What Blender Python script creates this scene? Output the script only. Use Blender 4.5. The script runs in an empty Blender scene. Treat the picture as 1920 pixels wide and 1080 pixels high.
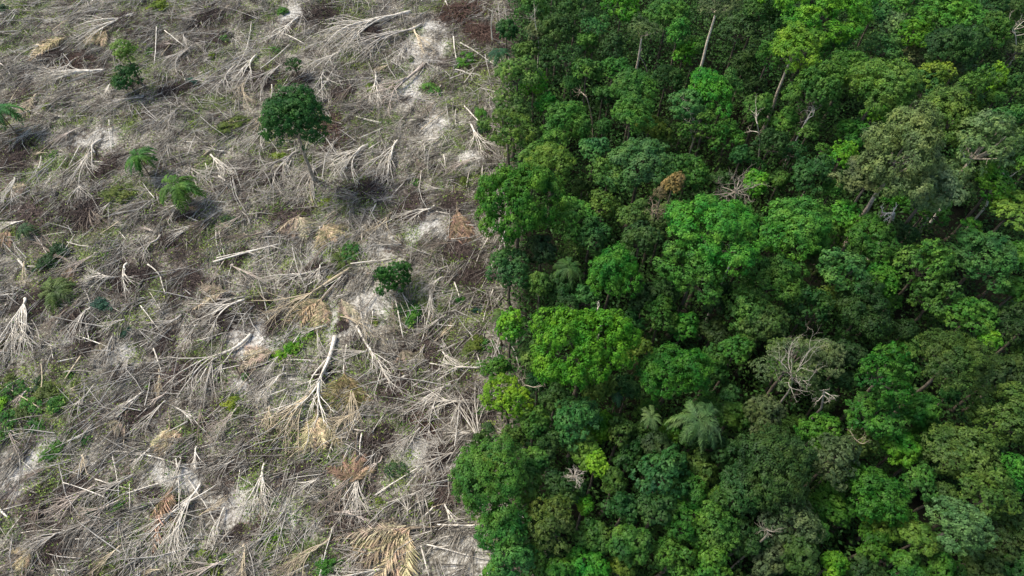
import bpy, math
import numpy as np
from mathutils import Vector, Matrix

# ------------------------------------------------------------------ camera, sky, sun, exposure
scene = bpy.context.scene
COL = scene.collection
CAM_H = 95.0
PITCH = 55.0            # degrees below the horizon
LENS = 24.0
cam_d = bpy.data.cameras.new("camera")
cam_d.lens = LENS; cam_d.sensor_width = 36.0
cam_d.clip_start = 1.0; cam_d.clip_end = 6000.0
cam = bpy.data.objects.new("camera", cam_d); COL.objects.link(cam)
cam.location = (0, 0, CAM_H)
cam.rotation_euler = (math.radians(90 - PITCH), 0, 0)
scene.camera = cam

SUN_EL, SUN_AZ = math.radians(54), math.radians(-68)      # azimuth from +y (away from camera) towards +x
sun_dir = Vector((math.sin(SUN_AZ)*math.cos(SUN_EL), math.cos(SUN_AZ)*math.cos(SUN_EL), math.sin(SUN_EL)))
world = bpy.data.worlds.new("World"); scene.world = world; world.use_nodes = True
wn = world.node_tree; bg = wn.nodes["Background"]
sky = wn.nodes.new("ShaderNodeTexSky"); sky.sky_type = 'NISHITA'; sky.sun_disc = False
sky.sun_elevation = SUN_EL; sky.sun_rotation = SUN_AZ; sky.dust_density = 3.0; sky.air_density = 1.0; sky.ozone_density = 1.0
wn.links.new(sky.outputs[0], bg.inputs[0]); bg.inputs[1].default_value = 0.15
sl = bpy.data.lights.new("sun", 'SUN'); sl.energy = 2.55; sl.angle = math.radians(14); sl.color = (1.0, 0.94, 0.84)
so = bpy.data.objects.new("sun", sl); COL.objects.link(so)
so.rotation_euler = sun_dir.to_track_quat('Z', 'Y').to_euler(); so.location = sun_dir*200

scene.view_settings.view_transform = 'Standard'; scene.view_settings.look = 'None'
scene.view_settings.gamma = 1.0; scene.view_settings.use_curve_mapping = False
scene.view_settings.exposure = 0.5
scene.cycles.max_bounces = 5; scene.cycles.diffuse_bounces = 3; scene.cycles.glossy_bounces = 1
scene.cycles.transmission_bounces = 3; scene.cycles.transparent_max_bounces = 4

# ------------------------------------------------------------------ helpers
FPX = LENS/36*1920
_p = math.radians(PITCH)
def at(px, py, h=0.0):
    """world point on the level z = h seen at pixel px,py of the 1920x1080 photograph"""
    u, v = (px-960)/FPX, (540-py)/FPX
    d = (u, math.cos(_p)+v*math.sin(_p), -math.sin(_p)+v*math.cos(_p))
    t = (h-CAM_H)/d[2]
    return d[0]*t, d[1]*t
def depth_at(px, py, h=0.0):
    x, y = at(px, py, h); return y*math.cos(_p)+(CAM_H-h)*math.sin(_p)
def to_px(x, y, z):
    dep = y*math.cos(_p)+(CAM_H-z)*math.sin(_p)
    up = y*math.sin(_p)-(CAM_H-z)*math.cos(_p)
    return 960+x/dep*FPX, 540-up/dep*FPX

def vnoise(x, y, seed=0):
    x = np.asarray(x, float); y = np.asarray(y, float)
    xi = np.floor(x).astype(np.int64); yi = np.floor(y).astype(np.int64)
    fx, fy = x-xi, y-yi
    fx = fx*fx*(3-2*fx); fy = fy*fy*(3-2*fy)
    def h(a, b):
        n = (a*374761393 + b*668265263 + seed*1442695041) & 0xffffffff
        n = ((n ^ (n >> 13))*1274126177) & 0xffffffff
        n = n ^ (n >> 16)
        return (n & 0xffff)/65535.0
    return (h(xi, yi)*(1-fx)+h(xi+1, yi)*fx)*(1-fy)+(h(xi, yi+1)*(1-fx)+h(xi+1, yi+1)*fx)*fy
def fbm(x, y, seed=0, octs=3):
    s = 0; a = .5; t = 0
    for k in range(octs):
        s = s+a*vnoise(np.asarray(x)*2**k, np.asarray(y)*2**k, seed+k*17); t += a; a *= .5
    return s/t
def ground_z(x, y):
    return (fbm(np.asarray(x)/14.0, np.asarray(y)/14.0, 5, 3)-.5)*1.6
def edge_x(y):
    """where the standing forest begins, metres"""
    y = np.asarray(y, float)
    return -2.0+(fbm(y/9.0, y*0+3.3, 9, 2)-.5)*4

def quads_mesh(name, verts, quads, mats, smooth=False, mat_idx=None):
    me = bpy.data.meshes.new(name)
    verts = np.ascontiguousarray(verts, dtype=np.float32); quads = np.ascontiguousarray(quads, dtype=np.int32)
    n, m = len(verts), len(quads); k = quads.shape[1]
    me.vertices.add(n); me.vertices.foreach_set("co", verts.ravel())
    me.loops.add(m*k); me.loops.foreach_set("vertex_index", quads.ravel())
    me.polygons.add(m)
    me.polygons.foreach_set("loop_start", np.arange(0, m*k, k, dtype=np.int32))
    me.polygons.foreach_set("loop_total", np.full(m, k, dtype=np.int32))
    if smooth: me.polygons.foreach_set("use_smooth", np.ones(m, dtype=bool))
    for mt in (mats if isinstance(mats, (list, tuple)) else [mats]): me.materials.append(mt)
    if mat_idx is not None: me.polygons.foreach_set("material_index", np.asarray(mat_idx, dtype=np.int32))
    me.update(calc_edges=True)
    return me
def norm(a):
    return a/np.maximum(np.linalg.norm(a, axis=-1, keepdims=True), 1e-9)

def leaf_quads(c, nrm, a, b, rng):
    """rhombic leaves centred at c, lying across nrm, half length a, half width b"""
    n = len(c); nrm = norm(nrm)
    r = rng.normal(size=(n, 3)); u = norm(np.cross(nrm, r)); v = np.cross(nrm, u)
    a = np.broadcast_to(a, (n,))[:, None]; b = np.broadcast_to(b, (n,))[:, None]
    V = np.stack([c-u*a, c-v*b, c+u*a, c+v*b], 1).reshape(-1, 3)
    return V, np.arange(n*4).reshape(n, 4)

def tube(pts, rad, sides=5, cap=True):
    pts = np.asarray(pts, float); rad = np.asarray(rad, float); n = len(pts)
    t = np.gradient(pts, axis=0); t = norm(t)
    ref = np.array([0, 0, 1.0]) if abs(t[0][2]) < .9 else np.array([1.0, 0, 0])
    u = norm(np.cross(t, ref)); v = np.cross(t, u)
    ang = np.linspace(0, 2*np.pi, sides, endpoint=False)
    ring = pts[:, None]+rad[:, None, None]*(np.cos(ang)[None, :, None]*u[:, None]+np.sin(ang)[None, :, None]*v[:, None])
    V = ring.reshape(-1, 3)
    i = np.arange(n-1)[:, None]*sides; j = np.arange(sides)[None]; k = (j+1) % sides
    F = np.stack([i+j, i+k, i+sides+k, i+sides+j], -1).reshape(-1, 4)
    if cap and sides == 4: F = np.vstack([F, [[3, 2, 1, 0]], [[(n-1)*4+q for q in range(4)]]])
    elif cap:
        V = np.vstack([V, pts[:1], pts[-1:]]); c0, c1 = n*sides, n*sides+1
        q = []
        for s in range(0, sides, 1):
            q.append([c0, (s+1) % sides, s, s]); q.append([c1, (n-1)*sides+s, (n-1)*sides+(s+1) % sides, (n-1)*sides+(s+1) % sides])
        # caps as slim quads with a midpoint so that no face is degenerate
        q2 = []
        if sides % 2 == 0:
            for s in range(0, sides, 2):
                q2.append([c0, (s+2) % sides, (s+1) % sides, s]); q2.append([c1, (n-1)*sides+s, (n-1)*sides+(s+1) % sides, (n-1)*sides+(s+2) % sides])
            F = np.vstack([F, q2])
    return V, F
class MB:
    def __init__(s): s.V = []; s.F = []; s.n = 0; s.m = []
    def add(s, V, F, mi=0):
        s.V.append(V); s.F.append(np.asarray(F)+s.n); s.n += len(V); s.m.append(np.full(len(F), mi))
    def mesh(s, name, mats, smooth=False):
        return quads_mesh(name, np.vstack(s.V), np.vstack(s.F), mats, smooth, np.concatenate(s.m))

def obj(name, me, parent=None, loc=(0, 0, 0), rot=(0, 0, 0), scale=(1, 1, 1), color=None):
    o = bpy.data.objects.new(name, me); COL.objects.link(o)
    o.location = loc; o.rotation_euler = rot
    o.scale = scale if isinstance(scale, (tuple, list)) else (scale,)*3
    if parent is not None: o.parent = parent
    if color is not None: o.color = (*color, 1)
    return o
ITEMS = []       # (object, description, px, py, zone) - labelled at the end
def tag(o, label=None, cat=None, group=None, kind=None):
    if label: o["label"] = label
    if cat: o["category"] = cat
    if group: o["group"] = group
    if kind: o["kind"] = kind
    return o
def later(o, desc, cat, px, py, zone, group=None):
    tag(o, None, cat, group); ITEMS.append((o, desc, px, py, zone))

# ------------------------------------------------------------------ materials
def new_mat(name):
    m = bpy.data.materials.new(name); m.use_nodes = True
    nt = m.node_tree; b = nt.nodes["Principled BSDF"]
    return m, nt, b
def N(nt, t, **kw):
    n = nt.nodes.new(t)
    for k, v in kw.items(): setattr(n, k, v)
    return n
def ramp(nt, fac, stops):
    r = N(nt, "ShaderNodeValToRGB"); nt.links.new(fac, r.inputs[0])
    e = r.color_ramp.elements
    while len(e) < len(stops): e.new(.5)
    for i, (p, c) in enumerate(stops): e[i].position = p; e[i].color = (*c, 1)
    return r.outputs[0]
def mixc(nt, fac, a, b, mode='MIX'):
    m = N(nt, "ShaderNodeMix", data_type='RGBA', blend_type=mode)
    L = nt.links
    if isinstance(fac, (int, float)): m.inputs[0].default_value = fac
    else: L.new(fac, m.inputs[0])
    for k, s in ((6, a), (7, b)):
        if isinstance(s, tuple): m.inputs[k].default_value = (*s, 1)
        else: L.new(s, m.inputs[k])
    return m.outputs[2]
def noise(nt, vec, scale, detail=3, rough=.6):
    n = N(nt, "ShaderNodeTexNoise"); n.inputs["Scale"].default_value = scale
    n.inputs["Detail"].default_value = detail; n.inputs["Roughness"].default_value = rough
    if vec is not None: nt.links.new(vec, n.inputs["Vector"])
    return n.outputs["Fac"]

def leaf_material(name, obj_color=True, base=(.05, .1, .02), trans=.22, vary=.34, rough=.55, mscale=.42):
    m, nt, b = new_mat(name)
    L = nt.links
    if obj_color:
        oi = N(nt, "ShaderNodeObjectInfo"); col = oi.outputs["Color"]
    else:
        rgb = N(nt, "ShaderNodeRGB"); rgb.outputs[0].default_value = (*base, 1); col = rgb.outputs[0]
    geo = N(nt, "ShaderNodeNewGeometry"); tc = N(nt, "ShaderNodeTexCoord")
    rnd = geo.outputs["Random Per Island"]
    hs = N(nt, "ShaderNodeHueSaturation"); L.new(col, hs.inputs["Color"])
    mr = N(nt, "ShaderNodeMapRange"); L.new(rnd, mr.inputs[0]); mr.inputs[3].default_value = 1-vary; mr.inputs[4].default_value = 1+vary*.9
    nz = noise(nt, geo.outputs["Position"], mscale, 2)
    mr2 = N(nt, "ShaderNodeMapRange"); L.new(nz, mr2.inputs[0]); mr2.inputs[1].default_value = .3; mr2.inputs[2].default_value = .7
    mr2.inputs[3].default_value = .66; mr2.inputs[4].default_value = 1.38
    mu = N(nt, "ShaderNodeMath", operation='MULTIPLY'); L.new(mr.outputs[0], mu.inputs[0]); L.new(mr2.outputs[0], mu.inputs[1])
    L.new(mu.outputs[0], hs.inputs["Value"])
    mr3 = N(nt, "ShaderNodeMapRange"); L.new(nz, mr3.inputs[0]); mr3.inputs[1].default_value = .25; mr3.inputs[2].default_value = .75; mr3.inputs[3].default_value = .53; mr3.inputs[4].default_value = .465
    L.new(mr3.outputs[0], hs.inputs["Hue"])
    out = hs.outputs[0]
    if obj_color and name == 'leaf':      # yellower new growth and duller old leaves in patches of a crown or two
        nb_ = noise(nt, geo.outputs["Position"], .17, 3, .65)
        f = ramp(nt, nb_, [(.50, (0, 0, 0)), (.66, (.65, .65, .65))])
        warm = mixc(nt, 1.0, out, (1.28, 1.2, .85), 'MULTIPLY'); out = mixc(nt, f, out, warm)
        f2 = ramp(nt, nb_, [(.34, (.7, .7, .7)), (.48, (0, 0, 0))])
        cool = mixc(nt, 1.0, out, (.80, .78, 1.15), 'MULTIPLY'); out = mixc(nt, f2, out, cool)
    L.new(out, b.inputs["Base Color"])
    b.inputs["Roughness"].default_value = rough; b.inputs["Specular IOR Level"].default_value = .18
    tr = N(nt, "ShaderNodeBsdfTranslucent"); L.new(out, tr.inputs[0])
    mx = N(nt, "ShaderNodeMixShader"); mx.inputs[0].default_value = trans
    L.new(b.outputs[0], mx.inputs[1]); L.new(tr.outputs[0], mx.inputs[2])
    L.new(mx.outputs[0], nt.nodes["Material Output"].inputs[0])
    return m
def wood_material(name, c1, c2, c3=None, obj_color=False, scale=2.0, rough=.8, island=.35):
    m, nt, b = new_mat(name); L = nt.links
    tc = N(nt, "ShaderNodeTexCoord"); geo = N(nt, "ShaderNodeNewGeometry")
    nz = noise(nt, geo.outputs["Position"], scale, 4, .7)
    col = ramp(nt, nz, [(.32, c1), (.62, c2)] + ([(.8, c3)] if c3 else []))
    if obj_color:
        oi = N(nt, "ShaderNodeObjectInfo"); col = mixc(nt, 1.0, col, oi.outputs["Color"], 'MULTIPLY')
    if island:
        hs = N(nt, "ShaderNodeHueSaturation"); L.new(col, hs.inputs["Color"])
        mr = N(nt, "ShaderNodeMapRange"); L.new(geo.outputs["Random Per Island"], mr.inputs[0]); mr.inputs[3].default_value = 1-island; mr.inputs[4].default_value = 1+island
        L.new(mr.outputs[0], hs.inputs["Value"]); col = hs.outputs[0]
    L.new(col, b.inputs["Base Color"]); b.inputs["Roughness"].default_value = rough
    b.inputs["Specular IOR Level"].default_value = .2
    return m
M_LEAF = leaf_material("leaf")
M_DRYFROND = leaf_material("dry_frond", trans=.15, vary=.55, rough=.7, mscale=1.1)
M_BARK = wood_material("standing_bark", (.10, .085, .065), (.26, .23, .19), (.40, .37, .32), obj_color=True, island=0)
M_DEAD = wood_material("bleached_wood", (.32, .29, .24), (.64, .605, .53), (.80, .775, .71), obj_color=True, scale=1.3, island=.12)
M_TWIG = wood_material("twig_wood", (.15, .128, .10), (.42, .39, .325), (.88, .86, .79), scale=.7, island=.6)
M_BRUSH = wood_material("brown_brush", (.055, .042, .036), (.150, .120, .098), (.29, .25, .205), obj_color=True, scale=1.2, island=.5)
M_DEADLEAF = leaf_material("dead_leaf", obj_color=False, base=(.19, .145, .11), trans=.1, vary=.6, rough=.8, mscale=.12)
M_WEED = leaf_material("weed_leaf", obj_color=False, base=(.16, .245, .045), trans=.15, vary=.75, mscale=.22)
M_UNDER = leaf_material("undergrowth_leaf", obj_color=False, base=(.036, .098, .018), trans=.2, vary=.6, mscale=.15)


# patches of the clearing, from the photograph: centre and radius in its pixels
SAND = [(790,95,70),(755,170,55),(815,45,35),(190,255,50),(700,575,75),(490,640,70),(800,425,55),(830,235,45),(790,855,60),(545,955,60),(870,300,40),(50,880,60),
        (470,720,45),(450,950,55),(235,660,45),(560,20,45),(600,470,40),(270,520,30),(120,640,25),(880,870,45),(640,600,45),(700,450,40),(300,340,20),(880,1030,60),(330,900,50),(60,130,30),(560,740,40),(740,1000,30),(280,1040,30)]
GREEN = [(45,755,120),(110,745,60),(100,850,50),(560,650,70),(640,475,50),(810,165,40),(435,235,45),(230,360,45),(90,490,50),(740,590,45),(380,440,60),(270,580,45),(615,385,35),(700,265,30),(870,330,60),
         (890,110,45),(300,15,40),(30,20,60),(30,60,40),(600,230,60),(500,400,40),(620,1050,50),(390,1050,40),(515,1000,40),(750,880,40),(720,970,35),(60,330,40),(560,280,50),(830,600,60),(850,690,50),
         (430,760,40),(250,870,30),(170,960,35),(20,1000,35),(340,350,40),(420,90,35),(730,120,35),(480,560,30),(900,560,40),(220,950,35),(600,800,30),(880,180,50),(905,960,40)]
BROWN = [(150,110,60),(400,30,60),(500,150,60),(600,20,60),(880,30,90),(90,100,60),(150,400,80),(60,400,70),(200,310,60),(620,240,80),(690,350,60),(250,520,90),(350,530,60),(770,390,80),(600,510,60),(60,560,60),
         (150,650,60),(740,720,70),(790,780,70),(830,640,70),(340,470,80),(420,600,60),(300,640,50),(380,790,50),(500,850,50),(130,930,80),(100,1030,60),(660,985,60),(330,700,80),(240,780,60),(540,400,60),(30,300,50),(860,470,70),
         (260,60,60),(330,170,60),(450,330,60),(560,880,50),(700,830,60),(830,920,60),(520,600,50),(900,500,60),(850,380,60)]
def patch(lst):
    P = []
    for px, py, r in lst:
        x, y = at(px, py); P.append((x, y, r/FPX*depth_at(px, py), (y/CAM_H)**.35))
    return P
_S, _G, _B = patch(SAND), patch(GREEN), patch(BROWN)
def mask(P, x, y, seed):
    x = np.asarray(x, float); y = np.asarray(y, float)
    wx = x+(fbm(x/3.0, y/3.0, seed, 3)-.5)*7; wy = y+(fbm(x/3.0, y/3.0, seed+50, 3)-.5)*7
    m = np.zeros_like(x)
    for cx, cy, r, st in P: m = np.maximum(m, np.exp(-(((wx-cx)/(r*.75))**2+((wy-cy)/(r*.75*max(1, st)))**2)))
    return m
sand_m = lambda x, y: mask(_S, x, y, 11)
green_m = lambda x, y: np.maximum(mask(_G, x, y, 21), .9*np.clip((fbm(np.asarray(x)/6., np.asarray(y)/6., 61, 4)-.56)*8, 0, 1))
brown_m = lambda x, y: np.maximum(mask(_B, x, y, 31), .8*np.clip((fbm(np.asarray(x)/5., np.asarray(y)/5., 71, 4)-.54)*7, 0, 1))

# ground
def ground_material():
    m, nt, b = new_mat("clearing_soil"); L = nt.links
    geo = N(nt, "ShaderNodeNewGeometry"); P = geo.outputs["Position"]
    n3 = noise(nt, P, 2.6, 6, .75)
    def att(name):
        q = N(nt, "ShaderNodeAttribute"); q.attribute_name = name
        nn = noise(nt, P, {"sand_patch": 1.1, "green_patch": .9, "brown_patch": .8}[name], 6, .75)
        s1 = N(nt, "ShaderNodeMath", operation='MULTIPLY_ADD'); nt.links.new(nn, s1.inputs[0]); s1.inputs[1].default_value = 3.4; s1.inputs[2].default_value = -2.05
        s2 = N(nt, "ShaderNodeMath", operation='MULTIPLY_ADD'); nt.links.new(q.outputs["Fac"], s2.inputs[0]); s2.inputs[1].default_value = 1.25; nt.links.new(s1.outputs[0], s2.inputs[2]); s2.use_clamp = True
        return s2.outputs[0]
    fine = ramp(nt, n3, [(.38, (.075, .066, .05)), (.47, (.19, .172, .135)), (.55, (.36, .335, .27)), (.66, (.60, .58, .50))])
    brown = ramp(nt, n3, [(.36, (.045, .035, .03)), (.55, (.12, .092, .078)), (.72, (.24, .195, .165))])
    sand = ramp(nt, n3, [(.35, (.34, .31, .25)), (.5, (.60, .58, .51)), (.65, (.80, .79, .74))])
    green = ramp(nt, n3, [(.35, (.06, .085, .025)), (.65, (.20, .25, .08))])
    col = mixc(nt, att("brown_patch"), fine, brown)
    col = mixc(nt, att("green_patch"), col, green)
    col = mixc(nt, att("sand_patch"), col, sand)
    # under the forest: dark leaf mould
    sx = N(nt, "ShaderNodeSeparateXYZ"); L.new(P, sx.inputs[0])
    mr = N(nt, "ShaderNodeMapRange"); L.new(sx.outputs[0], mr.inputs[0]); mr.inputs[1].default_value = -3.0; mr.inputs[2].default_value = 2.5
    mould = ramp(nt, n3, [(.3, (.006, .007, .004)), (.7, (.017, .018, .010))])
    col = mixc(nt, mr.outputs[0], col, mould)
    L.new(col, b.inputs["Base Color"]); b.inputs["Roughness"].default_value = .95; b.inputs["Specular IOR Level"].default_value = .1
    bp = N(nt, "ShaderNodeBump"); bp.inputs["Strength"].default_value = .6; bp.inputs["Distance"].default_value = .25
    L.new(n3, bp.inputs["Height"]); L.new(bp.outputs[0], b.inputs["Normal"])
    return m
M_GROUND = ground_material()

def grid_axis(lo, hi, step, far):
    a = np.arange(lo, hi+.01, step); out = []; d = step; x = hi
    while x < far: d *= 1.35; x += d; out.append(x)
    o2 = []; d = step; x = lo
    while x > -far: d *= 1.35; x -= d; o2.append(x)
    return np.array(o2[::-1]+list(a)+out)
gx, gy = grid_axis(-140, 140, .7, 2500), grid_axis(0, 190, .7, 2500)
X, Y = np.meshgrid(gx, gy)
Z = ground_z(X, Y)
nx, ny = len(gx), len(gy)
ii = (np.arange(ny-1)[:, None]*nx+np.arange(nx-1)[None]).ravel()
ground = obj("ground", quads_mesh("ground", np.stack([X, Y, Z], -1).reshape(-1, 3), np.stack([ii, ii+1, ii+nx+1, ii+nx], -1), M_GROUND, True))
for nm_, fn_ in (("sand_patch", sand_m), ("green_patch", lambda x, y: green_m(x, y)*.75), ("brown_patch", brown_m)):
    at_ = ground.data.attributes.new(nm_, 'FLOAT', 'POINT')
    at_.data.foreach_set("value", np.clip(fn_(X.ravel(), Y.ravel()), 0, 1).astype(np.float32))
tag(ground, None, None, kind="structure")

# ------------------------------------------------------------------ crowns of standing trees
def sph_dirs(n, zmin, rng, jit=.35):
    i = np.arange(n)+.5
    z = 1-(1-zmin)*i/n; ph = i*2.399963+rng.uniform(0, 6.28)
    s = np.sqrt(np.maximum(0, 1-z*z)); d = np.stack([np.cos(ph)*s, np.sin(ph)*s, z], -1)
    return norm(d+rng.normal(size=d.shape)*jit*.5)
KINDS = {  # lobes, lobe radius, lobe distance, zmin, overall z, lobe z, clumps per lobe, clump radius, leaf density, leaf half length
    'dome':    (17, .40, .60, -.35, .86, .9, 38, .080, 1.15, .155),
    'lobed':   (22, .28, .70, -.30, .86, .8, 24, .072, 1.05, .185),
    'flat':    (36, .21, .80, -.05, .48, .7, 18, .060, 1.20, .165),
    'airy':    (24, .22, .78, -.15, .70, .45, 14, .055, .70, .15),
    'layered': (24, .28, .72, -.35, .90, .35, 20, .062, 1.00, .20),
    'tall':    (18, .36, .62, -.65, 1.45, 1.0, 24, .080, 1.05, .19),
    'umbrella': (22, .25, .76, .10, .42, .6, 17, .065, .95, .15),
}
def build_crown(kind, R, seed, dens=1.0, leaf=None, holes=.0):
    rng = np.random.default_rng(seed)
    nl, lr, ld, zmin, fz, lz, nc, cr, dn, lf = KINDS[kind]
    lf = leaf or lf
    k = max(.75, R/5.0)
    nl = int(nl*k**.9); lr = lr*k**-.35
    d = sph_dirs(nl, zmin, rng)
    # uneven outline: low-frequency bulges and bites round the crown
    ph = rng.uniform(0, 6.28, 3); az = np.arctan2(d[:, 1], d[:, 0])
    bul = 1+.13*np.sin(2*az+ph[0])+.11*np.sin(3*az+ph[1])+.08*np.sin(5*az+ph[2])
    C = d*(R*ld*bul*rng.uniform(.78, 1.10, nl))[:, None]*[1, 1, fz]
    C = np.vstack([C, [[0, 0, R*.15*fz]]])
    r = np.append(R*lr*rng.uniform(.65, 1.30, nl), R*lr)
    keep = rng.random(nl+1) > holes; keep[-1] = True
    C, r = C[keep], r[keep]
    LC, LN = [], []
    for c, rr in zip(C, r):
        n = int(nc*rng.uniform(.8, 1.2)*(rr/(R*lr))**1.5)+4
        dd = sph_dirs(n, -.35, rng, .7)
        out = norm((c+np.array([0, 0, R*.35*fz]))[None])[0]
        dd = dd[(dd@out) > -.45]
        if not len(dd): continue
        P = c+dd*rr*rng.uniform(.72, 1.08, (len(dd), 1))*[1, 1, lz]
        rc = R*cr*1.35
        m = int(dn*dens*9.0*(rc/.45)**2*(.20/lf)**2/1.0)+5
        q = norm(rng.normal(size=(len(P), m, 3))+dd[:, None]*.9+np.array([0, 0, .5]))
        LC.append((P[:, None]+q*rc*rng.uniform(.45, 1.15, (len(P), m, 1))*[1, 1, .75]).reshape(-1, 3))
        LN.append((q*.7+dd[:, None]*.6+np.array([0, 0, .45])+rng.normal(size=q.shape)*.30).reshape(-1, 3))
    LC = np.vstack(LC); LN = np.vstack(LN)
    a = lf*rng.uniform(.65, 1.35, len(LC))
    V, F = leaf_quads(LC, LN, a, a*.55, rng)
    me = quads_mesh("crown_"+kind, V, F, M_LEAF)
    # limbs that carry the lobes
    mb = MB(); idx = rng.permutation(len(C))[:9]
    for i in idx:
        p0 = np.array([0, 0, -R*fz*.62]); p2 = C[i]*[.94, .94, .9]; p1 = p0*.45+p2*.5+np.array([0, 0, -R*.12])+rng.normal(size=3)*R*.05
        t = np.linspace(0, 1, 6)[:, None]
        pts = (1-t)**2*p0+2*t*(1-t)*p1+t**2*p2
        V, F = tube(pts, np.linspace(.035*R+.03, .02+.006*R, 6), 5, False); mb.add(V, F)
        for s in range(3):
            j = 2+s; e = pts[j]+norm(rng.normal(size=3)+norm(C[i])*1.0+[0, 0, .3])*R*.22
            V, F = tube(np.array([pts[j], (pts[j]+e)/2+rng.normal(size=3)*.1, e]), [.012*R, .010*R, .02], 4, False); mb.add(V, F)
    lm = mb.mesh("limb_"+kind, M_BARK, True)
    return me, lm, fz
SIZES = (2.2, 3.4, 5.0, 7.0)
PROTO = {}
def crown_proto(kind, R, var):
    s = min(SIZES, key=lambda q: abs(math.log(q/R)))
    key = (kind, s, var)
    if key not in PROTO:
        PROTO[key] = build_crown(kind, s, hash_int(kind, s, var)); 
    return PROTO[key]+(s,)
def hash_int(*a):
    h = 7
    for c in repr(a): h = (h*131+ord(c)) % 1000003
    return h
def stem_mesh(name, seed, mat, r0=.5):
    rng = np.random.default_rng(seed); n = 9
    z = np.linspace(0, 1, n); w = np.cumsum(rng.normal(size=(n, 2))*.010, 0); w -= w[0]; w -= z[:, None]*w[-1]
    # unit length, scaled to the tree's height; radius in metres
    pts = np.stack([w[:, 0]*8, w[:, 1]*8, z*10], -1)
    rad = r0*(1-.55*z)*(1+1.2*np.exp(-z*22))
    V, F = tube(pts, rad, 8, True)
    return quads_mesh(name, V, F, mat, True)
STEMS = [stem_mesh("trunk_%d" % i, 40+i, M_BARK, .30) for i in range(4)]

COLS = {
    'dk': ((.036, .092, .020), 'dark green'), 'md': ((.055, .160, .022), 'mid green'), 'br': ((.078, .248, .016), 'bright green'),
    'lm': ((.110, .290, .018), 'lime green'), 'bl': ((.048, .150, .034), 'cool green'), 'ol': ((.072, .152, .026), 'olive green'),
    'gr': ((.088, .140, .050), 'grey green'), 'ye': ((.105, .200, .024), 'yellowish green'), 'gn': ((.046, .176, .018), 'rich green'),
    'or': ((.24, .17, .06), 'orange tinged'), 'tn': ((.19, .165, .09), 'tan brown'), 'sg': ((.110, .185, .062), 'pale sage'),
    'db': ((.032, .108, .022), 'deep green'),
}
TREES = []
def tree(px, py, dpx, ck, kind='lobed', h=None, hue=None, trunk=None, lean=0, label=None, zone='forest', rng=None, limbs=False, sz=1.0, desc=None, var=None):
    """px,py,dpx: middle and width of the crown in the photograph"""
    seed = hash_int(px, py, ck); rng = np.random.default_rng(seed)
    R0 = dpx/2/FPX*depth_at(px, py, 15)
    if h is None: h = 9.5+R0*1.15+rng.uniform(-2.2, 2.2)
    R = dpx/2/FPX*depth_at(px, py, h)*1.08
    x, y = at(px, py, h)
    v = int(rng.integers(0, 3)) if var is None else var
    cme, lme, fz, s = crown_proto(kind, R, v)
    k = R/s
    gz = float(ground_z(x, y))
    root = bpy.data.objects.new("broadleaf_tree" if kind != 'tall' else "vine_covered_tree", None); COL.objects.link(root)
    root.location = (x, y, gz); root.empty_display_size = .5
    c = np.array(COLS[ck][0])*rng.uniform(.8, 1.15)*(1+rng.normal(size=3)*.07)*(.86 if py > 560 and px > 1130 else (1.16 if py < 470 and zone == 'forest' else 1.0))  # leaf colour also carries painted light: dimmed at lower right, lifted in upper forest
    rz = rng.uniform(0, 6.28)
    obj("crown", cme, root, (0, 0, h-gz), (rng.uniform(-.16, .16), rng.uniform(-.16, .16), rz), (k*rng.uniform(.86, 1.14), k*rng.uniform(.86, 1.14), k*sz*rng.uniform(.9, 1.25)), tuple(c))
    bl = h-gz-R*fz*.62+.1
    tcol = trunk or (.75, .72, .66)
    tr = .55+R*.16
    obj("trunk", STEMS[int(rng.integers(0, 4))], root, (0, 0, -.15), (0, 0, rng.uniform(0, 6.28)), (tr, tr, (bl+.15)/10), tcol)
    obj("limb", lme, root, (0, 0, h-gz), (0, 0, rz), (k, k, k*sz), tcol)
    size = 'small' if R < 2.6 else ('large' if R > 4.6 else 'medium')
    form = {'dome': 'round topped', 'lobed': 'lumpy crowned', 'flat': 'broad flat topped', 'airy': 'open crowned', 'layered': 'drooping layered', 'tall': 'tall narrow vine covered', 'umbrella': 'umbrella crowned'}[kind]
    if label: tag(root, label, "tree", "standing forest trees" if zone == 'forest' else None)
    else: later(root, f"{size} {COLS[ck][1]} {form} tree", "tree", px, py, zone, "standing forest trees")
    TREES.append((px, py, dpx, x, y, R))
    return root

W = (2.6, 2.5, 2.35)    # pale bark tint
T = tree
# landmarks first
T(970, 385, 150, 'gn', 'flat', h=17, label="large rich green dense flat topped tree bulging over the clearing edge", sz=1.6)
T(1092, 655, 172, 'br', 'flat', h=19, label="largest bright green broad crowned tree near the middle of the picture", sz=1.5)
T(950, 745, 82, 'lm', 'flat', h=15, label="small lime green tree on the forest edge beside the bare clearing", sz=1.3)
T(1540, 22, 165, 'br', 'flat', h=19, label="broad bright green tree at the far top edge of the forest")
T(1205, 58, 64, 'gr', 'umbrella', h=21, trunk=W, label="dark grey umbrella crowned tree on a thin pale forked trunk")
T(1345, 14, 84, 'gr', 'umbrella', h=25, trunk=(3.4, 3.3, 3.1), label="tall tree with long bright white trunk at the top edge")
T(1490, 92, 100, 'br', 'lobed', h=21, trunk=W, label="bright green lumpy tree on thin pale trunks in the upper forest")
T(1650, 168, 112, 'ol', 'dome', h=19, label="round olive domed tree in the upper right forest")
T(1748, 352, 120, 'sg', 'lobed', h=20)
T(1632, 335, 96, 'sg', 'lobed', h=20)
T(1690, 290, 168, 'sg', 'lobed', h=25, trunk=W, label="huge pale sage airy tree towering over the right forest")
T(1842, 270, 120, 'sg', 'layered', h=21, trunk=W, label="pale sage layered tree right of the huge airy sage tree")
T(1768, 215, 115, 'ol', 'lobed', h=20, label="olive green domed tree behind the two pale sage trees")
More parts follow.
